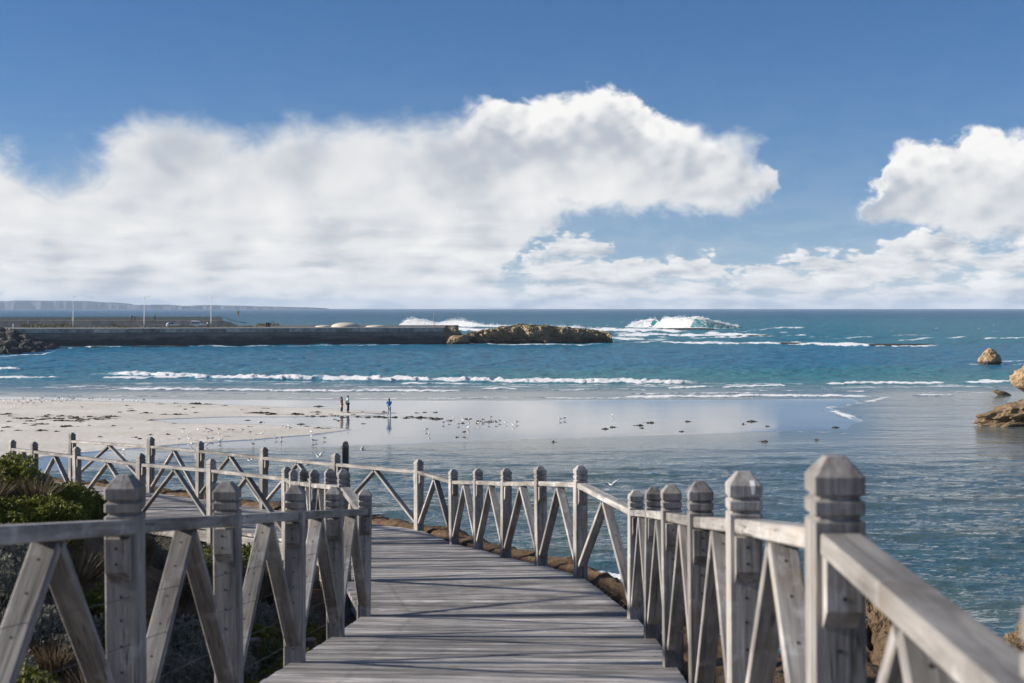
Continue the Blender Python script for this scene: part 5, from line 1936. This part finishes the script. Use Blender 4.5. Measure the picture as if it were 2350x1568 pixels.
# right bank: rocks at the rim and a patch of groundcover
rock('rim_rock', MAT_RIM, (3.45, 13.6, CH - 3.45), (0.55, 0.9, 0.62), 61, 'weathered ochre rock on the bank behind nearest right railing post', rough=0.45, freq=1.4, oct=7)
rock('rim_rock', MAT_RIM, (2.75, 12.8, CH - 3.85), (0.6, 1.0, 0.6), 64, 'lower brown rock in the dip beside the ochre bank rock', rough=0.45, freq=1.4, oct=7)
rock('rim_rock', MAT_RIM, (6.15, 16.6, CH - 4.1), (0.45, 0.6, 0.38), 67, 'small sunlit tan rock at the brink near right edge', rough=0.45, freq=1.4, oct=7)
rock('rim_rock', MAT_RIM, (1.30, 14.2, CH - 3.05), (0.40, 0.62, 0.26), 70, 'dark rounded stone on the bank edge under the landing', rough=0.35, sub=4)
rock('rim_rock', MAT_RIM, (1.62, 13.6, CH - 3.22), (0.36, 0.42, 0.30), 73, 'jagged brown stone overhanging the water below the landing', rough=0.35, sub=4)
gc = sprig_mesh('groundcover', 420, 'green', 99)
gc.materials.append(MAT_GREEN)
for (x, y, s) in [(2.72, 8.9, 0.22), (2.9, 8.6, 0.2), (3.05, 8.35, 0.2), (2.55, 9.2, 0.2)]:
    e = empty('succulent', (x, y, float(ground_z(np.array([x]), np.array([y]))[0]) - 0.03))
    e.scale = (s, s, s * 0.6)
    tag(e, 'low green succulent on the bare bank right of nearest post', 'plant', 'succulents on the right bank')
    obj('foliage', gc, None, e)
for (x, y, s) in [(2.95, 9.6, 0.4), (3.3, 9.3, 0.4)]:
    e = empty('cushion_bush', (x, y, float(ground_z(np.array([x]), np.array([y]))[0]) - 0.08))
    e.scale = (s, s, s * 0.7)
    tag(e, 'small grey cushion bush at the brink of right bank', 'shrub', 'cushion bushes on the right bank')
    obj('foliage', SHR['silver'][0][0], None, e)
    obj('stem', SHR['silver'][0][1], None, e)

# scrub along the quay edge
g = np.random.default_rng(5)
vs, fs, tone = [], [], []
for i in range(2400):
    px0 = g.uniform(48, 640)
    dens = 1.0 if px0 < 165 else (0.9 if 255 < px0 < 290 or 390 < px0 < 445 or 590 < px0 < 640 else 0.25)
    if g.uniform() > dens:
        continue
    d = 411 + g.uniform(0, 9) + px0 * 0.02
    if 590 < px0:
        d += 18
    hgt = (1.1 if px0 < 165 or 255 < px0 < 270 or px0 > 590 else 0.35) * g.uniform(0.3, 1.0)
    x = (px0 - 1175) * d / F
    a = g.uniform(0, 6.28)
    c = np.array([x, d, QZ + hgt * g.uniform(0.2, 1)])
    dv = np.array([math.cos(a) * 0.4, math.sin(a) * 0.4, 0.45])
    sd = np.array([-math.sin(a), math.cos(a), 0.2]) * 0.16
    b_ = len(vs)
    vs += [c, c + dv * 0.5 + sd, c + dv, c + dv * 0.5 - sd]
    fs.append((b_, b_ + 1, b_ + 2, b_ + 3))
    tone += [g.uniform(0, 0.45)] * 4
me = mesh_from(vs, fs, 'scrub')
at = me.attributes.new('tone', 'FLOAT', 'POINT')
at.data.foreach_set('value', np.array(tone, np.float32))
tag(obj('undergrowth', me, MAT_QUAYSCRUB), 'low green scrub and grass growing along the quay edge', None, kind='stuff')


# ------------------------------------------------------------------ sea wrack
MAT_KELP = plain('dry_kelp', (0.035, 0.024, 0.013), 0.75, 0.5, 7.0, bmp=0.5)
kelp = []
for k in range(6):
    g = random.Random(k + 200)
    bm = bmesh.new()
    for j in range(16):
        a = g.uniform(0, 6.28)
        r = g.random() ** 0.7
        cx, cy = r * math.cos(a) * 0.85, r * math.sin(a) * 0.6
        L, wd, h = g.uniform(0.22, 0.6), g.uniform(0.05, 0.16), g.uniform(0.05, 0.30) * (1.1 - r)
        an = g.uniform(-0.7, 0.7)
        dxx, dyy = math.cos(an), math.sin(an)
        row = []
        for i in range(5):
            u_ = i / 4 - 0.5
            zc = h * math.sin(math.pi * (i / 4)) + 0.02
            row.append([bm.verts.new((cx + dxx * L * u_ - s * dyy * wd * (1 - abs(u_)), cy + dyy * L * u_ + s * dxx * wd * (1 - abs(u_)), zc * (0.25 if s else 1.0))) for s in (-1, 0, 1)])
        for i in range(4):
            for s in (0, 1):
                bm.faces.new((row[i][s], row[i + 1][s], row[i + 1][s + 1], row[i][s + 1]))
    me = bpy.data.meshes.new('kelp')
    bm.to_mesh(me)
    bm.free()
    me.materials.append(MAT_KELP)
    kelp.append(me)


def wrack(x, y, wpx, label, group, tall=1.0, dep=None):
    q = P(x, y, 0.12)
    z = beach_at(q.x, q.y)
    q = P(x, y, z)
    o = obj('kelp_clump', kelp[rnd.randrange(6)])
    o.location = (q.x, q.y, z - 0.015)
    hw = wpx / 2 * q.y / F
    dp = dep if dep else max(0.5, hw * rnd.uniform(0.7, 1.4))
    o.scale = (hw * 1.3, dp * 1.2, min(1.0, 0.30 + hw * 0.4) * tall)
    o.rotation_euler = (0, 0, rnd.choice((0, math.pi)) + rnd.uniform(-0.15, 0.15))
    tag(o, label, 'seaweed', group)


LK = ('flat brown seaweed clump in the dense drift on left sand', 'seaweed drift on the left sand')
for (x, y, wd) in [(60, 961, 40), (95, 963, 34), (125, 961, 50), (165, 960, 44), (190, 964, 36), (205, 957, 30), (235, 960, 52), (255, 956, 40), (140, 966, 44), (100, 957, 30), (40, 960, 26), (70, 967, 30), (175, 967, 40),
                   (110, 953, 22), (15, 951, 40), (25, 955, 18), (140, 955, 26), (20, 968, 18), (60, 973, 24), (95, 974, 40), (150, 980, 60), (75, 977, 20), (15, 981, 30), (45, 989, 32), (95, 989, 40), (130, 991, 20), (5, 990, 16), (210, 961, 30), (230, 963, 34), (165, 956, 26)]:
    wrack(x, y, wd, *LK)
LK2 = ('small brown seaweed scrap scattered over the middle of dry sand', 'seaweed scraps on the dry sand')
for (x, y, wd) in [(365, 928, 26), (402, 926, 16), (450, 928, 60), (480, 928, 30), (515, 932, 20), (292, 932, 20), (300, 943, 22), (335, 948, 28), (410, 933, 16), (425, 940, 18), (440, 936, 22), (375, 951, 20), (410, 951, 34), (450, 947, 14),
                   (345, 965, 26), (400, 972, 12), (610, 938, 26), (600, 948, 60), (625, 951, 40), (680, 951, 44), (725, 946, 22), (730, 933, 26), (260, 978, 16), (420, 985, 14), (300, 984, 10), (345, 998, 12), (480, 986, 12),
                   (500, 985, 14), (567, 965, 18), (600, 970, 14), (575, 980, 22), (650, 979, 10), (690, 974, 22), (705, 979, 14), (385, 997, 14), (300, 938, 18), (555, 941, 10), (185, 970, 10), (275, 946, 10), (205, 977, 8), (310, 1004, 12), (320, 1007, 10), (230, 1003, 12)]:
    wrack(x, y, wd, *LK2)
LK3 = ('dark seaweed heap beside the standing people on the beach', 'seaweed around the people')
for (x, y, wd) in [(770, 955, 30), (793, 958, 36), (825, 957, 26), (812, 952, 20), (845, 958, 30), (870, 957, 34), (880, 959, 24), (742, 956, 24), (728, 951, 18), (760, 951, 14), (905, 958, 30), (779, 966, 16), (835, 973, 14), (800, 965, 14), (770, 963, 14), (735, 983, 36),
                   (709, 956, 40), (832, 945, 10), (938, 957, 30), (958, 948, 16), (935, 960, 26)]:
    wrack(x, y, wd, *LK3)
wrack(883, 947, 14, 'rounded brown seaweed clump by the feet of person in blue', None, 2.2)
LK4 = ('brown seaweed clump among gulls on the wet flat', 'seaweed among the gulls on the wet flat')
for (x, y, wd) in [(970, 959, 40), (1003, 962, 36), (1030, 966, 22), (998, 947, 16), (975, 947, 12), (1075, 962, 20), (1100, 967, 18), (1120, 969, 26), (1095, 972, 10), (1060, 972, 14), (1135, 967, 12)]:
    wrack(x, y, wd, *LK4, 1.3)
for (x, y, wd, lab) in [(1388, 985, 18, 'small round seaweed clump just left of a broad seaweed clump'), (1408, 981, 22, 'broad seaweed clump lying alone on the wet flat'), (1466, 977, 22, 'left half of the longest seaweed streak on the flat'), (1490, 971, 28, 'right half of the longest seaweed streak on the flat'),
                        (1472, 983, 14, 'small clump just below the longest seaweed streak'), (1580, 968, 20, 'single dark clump between seaweed streak and far pair'), (1563, 991, 14, 'small dark clump nearer the channel below the single clump'), (1723, 968, 26, 'peaked seaweed clump farthest up the right flat'),
                        (1706, 974, 12, 'tiny clump just left below the peaked clump'), (1762, 979, 14, 'rounded clump right of the peaked seaweed clump'), (1916, 982, 20, 'lone clump below the curl of swash foam'), (1752, 1014, 26, 'dark weed floating in the channel shallows'), (1050, 1004, 12, 'small dark weed scrap in front of the gulls'),
                        (1270, 1015, 14, 'dark weed scrap afloat in the middle of channel'), (1873, 1010, 10, 'tiny weed scrap afloat at the right of channel')]:
    wrack(x, y, wd, lab, None, 1.5)


# ------------------------------------------------------------------ gulls
MAT_GULL = plain('white_feather', (0.80, 0.80, 0.79), 0.7, 0.03)
MAT_GULLG = plain('grey_feather', (0.42, 0.44, 0.47), 0.7, 0.05)
MAT_GULLB = plain('black_feather', (0.02, 0.02, 0.022), 0.7, 0.05)
MAT_BEAK = plain('red_beak', (0.5, 0.08, 0.03), 0.5, 0.05)


def gull_mesh(pose, back):
    rings = [(-0.24, 0.17, 0.012, 0.008), (-0.16, 0.175, 0.035, 0.025), (-0.06, 0.18, 0.062, 0.06), (0.03, 0.19, 0.068, 0.07), (0.10, 0.215, 0.052, 0.058), (0.135, 0.255, 0.034, 0.038), (0.15, 0.30, 0.034, 0.036), (0.18, 0.315, 0.026, 0.026), (0.205, 0.31, 0.010, 0.010), (0.25, 0.305, 0.003, 0.004)]
    if pose == 'fly':
        rings = [(x, 0.19 + (z - 0.19) * 0.25, a, c) for x, z, a, c in rings]
    if pose == 'feed':
        rings = [(x + (0.03 if x > 0.1 else 0), z if x < 0.08 else 0.20 - (x - 0.08) * 1.0, a, c) for x, z, a, c in rings]
    vs, fs, mi = [], [], []
    n = 10
    for (x, z, a, c) in rings:
        for k in range(n):
            t_ = 2 * math.pi * k / n
            vs.append((x, a * math.cos(t_), z + c * math.sin(t_)))
    for i in range(len(rings) - 1):
        for k in range(n):
            fs.append((i * n + k, i * n + (k + 1) % n, (i + 1) * n + (k + 1) % n, (i + 1) * n + k))
            up = math.sin(2 * math.pi * (k + 0.5) / n) > 0.25
            mi.append(2 if i >= 7 else (1 if (up and i < 4) else 0))
    fs += [tuple(range(n - 1, -1, -1)), tuple(range((len(rings) - 1) * n, len(rings) * n))]
    mi += [0, 2]
    if pose == 'fly':
        for s in (-1, 1):
            b_ = len(vs)
            w_ = [(0.09, 0.05, 0.21), (-0.07, 0.05, 0.205), (0.12, 0.28, 0.36), (-0.05, 0.27, 0.35), (0.02, 0.62, 0.43), (-0.06, 0.58, 0.42)]
            for (x, y, z) in w_:
                vs.append((x, s * y, z))
            for (x, y, z) in w_:
                vs.append((x, s * y, z - 0.012))
            fs += [(b_, b_ + 1, b_ + 3, b_ + 2), (b_ + 2, b_ + 3, b_ + 5, b_ + 4), (b_ + 8, b_ + 9, b_ + 7, b_ + 6), (b_ + 10, b_ + 11, b_ + 9, b_ + 8)]
            mi += [1, 1, 0, 0]
            for a, c in ((0, 2), (2, 4), (4, 5), (5, 3), (3, 1)):
                fs.append((b_ + a, b_ + c, b_ + c + 6, b_ + a + 6))
                mi.append(1)
    else:
        for s in (-1, 1):
            b_ = len(vs)
            for (x, z, r) in ((0.0, 0.14, 0.008), (0.005, 0.0, 0.007)):
                for k in range(4):
                    t_ = math.pi / 2 * k
                    vs.append((x + r * math.cos(t_), s * 0.025 + r * math.sin(t_), z))
            for k in range(4):
                fs.append((b_ + k, b_ + (k + 1) % 4, b_ + 4 + (k + 1) % 4, b_ + 4 + k))
                mi.append(2)
            b_ = len(vs)
            vs += [(-0.01, s * 0.025, 0.004), (0.05, s * 0.045, 0.004), (0.05, s * 0.005, 0.004)]
            fs.append((b_, b_ + 1, b_ + 2))
            mi.append(2)
    me = mesh_from(vs, fs, 'gull', True)
    for m_ in (MAT_GULL, back, MAT_BEAK):
        me.materials.append(m_)
    me.polygons.foreach_set('material_index', mi)
    return me


GM = {'stand': gull_mesh('stand', MAT_GULLG), 'feed': gull_mesh('feed', MAT_GULLG), 'fly': gull_mesh('fly', MAT_GULLG), 'black': gull_mesh('stand', MAT_GULLB)}


def gull(x, y, label, group=None, pose=None, alt=0.0, sc=None, rz=None):
    pose = pose or ('feed' if rnd.random() < 0.15 else 'stand')
    q = P(x, y, 0.15)
    z = beach_at(q.x, q.y)
    q = P(x, y, z + alt)
    o = obj('gull', GM[pose])
    o.location = (q.x, q.y, z + alt if alt else max(z, 0.0))
    s = (sc or rnd.uniform(0.92, 1.15))
    o.scale = (s, s, s)
    o.rotation_euler = (0, 0, rz if rz is not None else rnd.choice((0, math.pi, math.pi, 0.7, 2.4, -1.2)) + rnd.uniform(-0.3, 0.3))
    tag(o, label, 'gull', group)


G1 = ('white gull resting in the large flock at the far left waterline', 'flock at the far left waterline')
for (x, y) in [(10, 924), (17, 928), (30, 922), (42, 925), (50, 930), (58, 923), (62, 928), (64, 922), (70, 924), (78, 929), (80, 921), (90, 922), (95, 927), (102, 921), (108, 924), (119, 924), (128, 921), (140, 926), (152, 924), (155, 920), (160, 926), (165, 921),
               (136, 917), (145, 919), (162, 917), (170, 918), (178, 921), (183, 924), (185, 919), (72, 931), (35, 934), (26, 938), (88, 918), (98, 917), (205, 918), (212, 918), (232, 919), (243, 917), (252, 920), (263, 921), (282, 921), (306, 924), (316, 924), (330, 921), (187, 939)]:
    gull(x, y, *G1)
G2 = ('white gull standing on dry sand near the channel edge', 'flock on the near dry sand')
for (x, y) in [(420, 996), (455, 990), (473, 989), (478, 996), (484, 994), (502, 990), (525, 991), (534, 992), (556, 991), (574, 997), (602, 1000), (503, 1001), (598, 973), (655, 984), (663, 981), (665, 987), (715, 995), (410, 1013), (435, 1012), (476, 1012), (487, 1011), (506, 1014)]:
    gull(x, y, *G2)
G3 = ('white gull wading in the blue shallows below the sand spit', 'gulls wading below the sand spit')
for (x, y) in [(440, 1024), (475, 1025), (505, 1018), (582, 1016), (580, 1024), (633, 1010), (645, 1016), (645, 1009), (744, 1010), (718, 1016), (725, 1015), (285, 1038), (405, 1040)]:
    gull(x, y, *G3)
G4 = ('white gull standing among seaweed clumps on the wet flat', 'gulls among seaweed on the wet flat')
for (x, y) in [(1018, 974), (1030, 970), (1041, 963), (1052, 977), (1063, 969), (1076, 966), (1098, 975), (1126, 961), (1107, 968), (1138, 974), (1146, 970), (1160, 974), (1185, 973), (1178, 980), (978, 990), (985, 1000), (1075, 986), (1122, 975)]:
    gull(x, y, *G4)
gull(1285, 966, 'left gull of the pair alone on the empty wet flat', None, 'stand')
gull(1296, 964, 'right gull of the pair alone on the empty wet flat', None, 'stand')
gull(1406, 956, 'solitary gull standing farthest right on the wet flat', None, 'stand')
gull(1066, 998, 'black backed gull wading in front of the seaweed flock', None, 'black', sc=1.25, rz=0.1)
for (x, y, alt, lab) in [(55, 919, 0.9, 'gull with wings raised above the left flock, farther left'), (90, 918, 0.9, 'gull with wings raised above the left flock, farther right'), (322, 1075, 3.5, 'white gull flying low behind the nearest left post'), (733, 1055, 3.0, 'gull flying over the channel left of lone pile'),
                         (832, 1039, 2.0, 'small white gull flying just right of the lone pile'), (1403, 1120, 3.0, 'white gull flying low over water behind the landing posts'), (706, 1074, 2.5, 'gull gliding low above the far railing'), (574, 1063, 2.0, 'gull gliding left above the far railing')]:
    gull(x, y, lab, None, 'fly', alt, 0.85, rnd.uniform(0, 6.28))

# ------------------------------------------------------------------ sea haze
HAZE = 1
if HAZE:
    m = bpy.data.materials.new('haze')
    m.use_nodes = True
    t = NT(m.node_tree)
    t.n.remove(t.n['Principled BSDF'])
    pv = t.new('ShaderNodeVolumePrincipled')
    pv.inputs['Color'].default_value = (0.80, 0.88, 1.0, 1)
    pv.inputs['Density'].default_value = 0.00007
    pv.inputs['Anisotropy'].default_value = 0.0
    pv.inputs['Color'].default_value = (0.60, 0.76, 1.0, 1)
    t.l.new(pv.outputs[0], t.n['Material Output'].inputs['Volume'])
    tag(obj('haze', box_mesh(-9000, 9000, -400, 13000, -3, 80, 'haze'), m), kind='stuff')
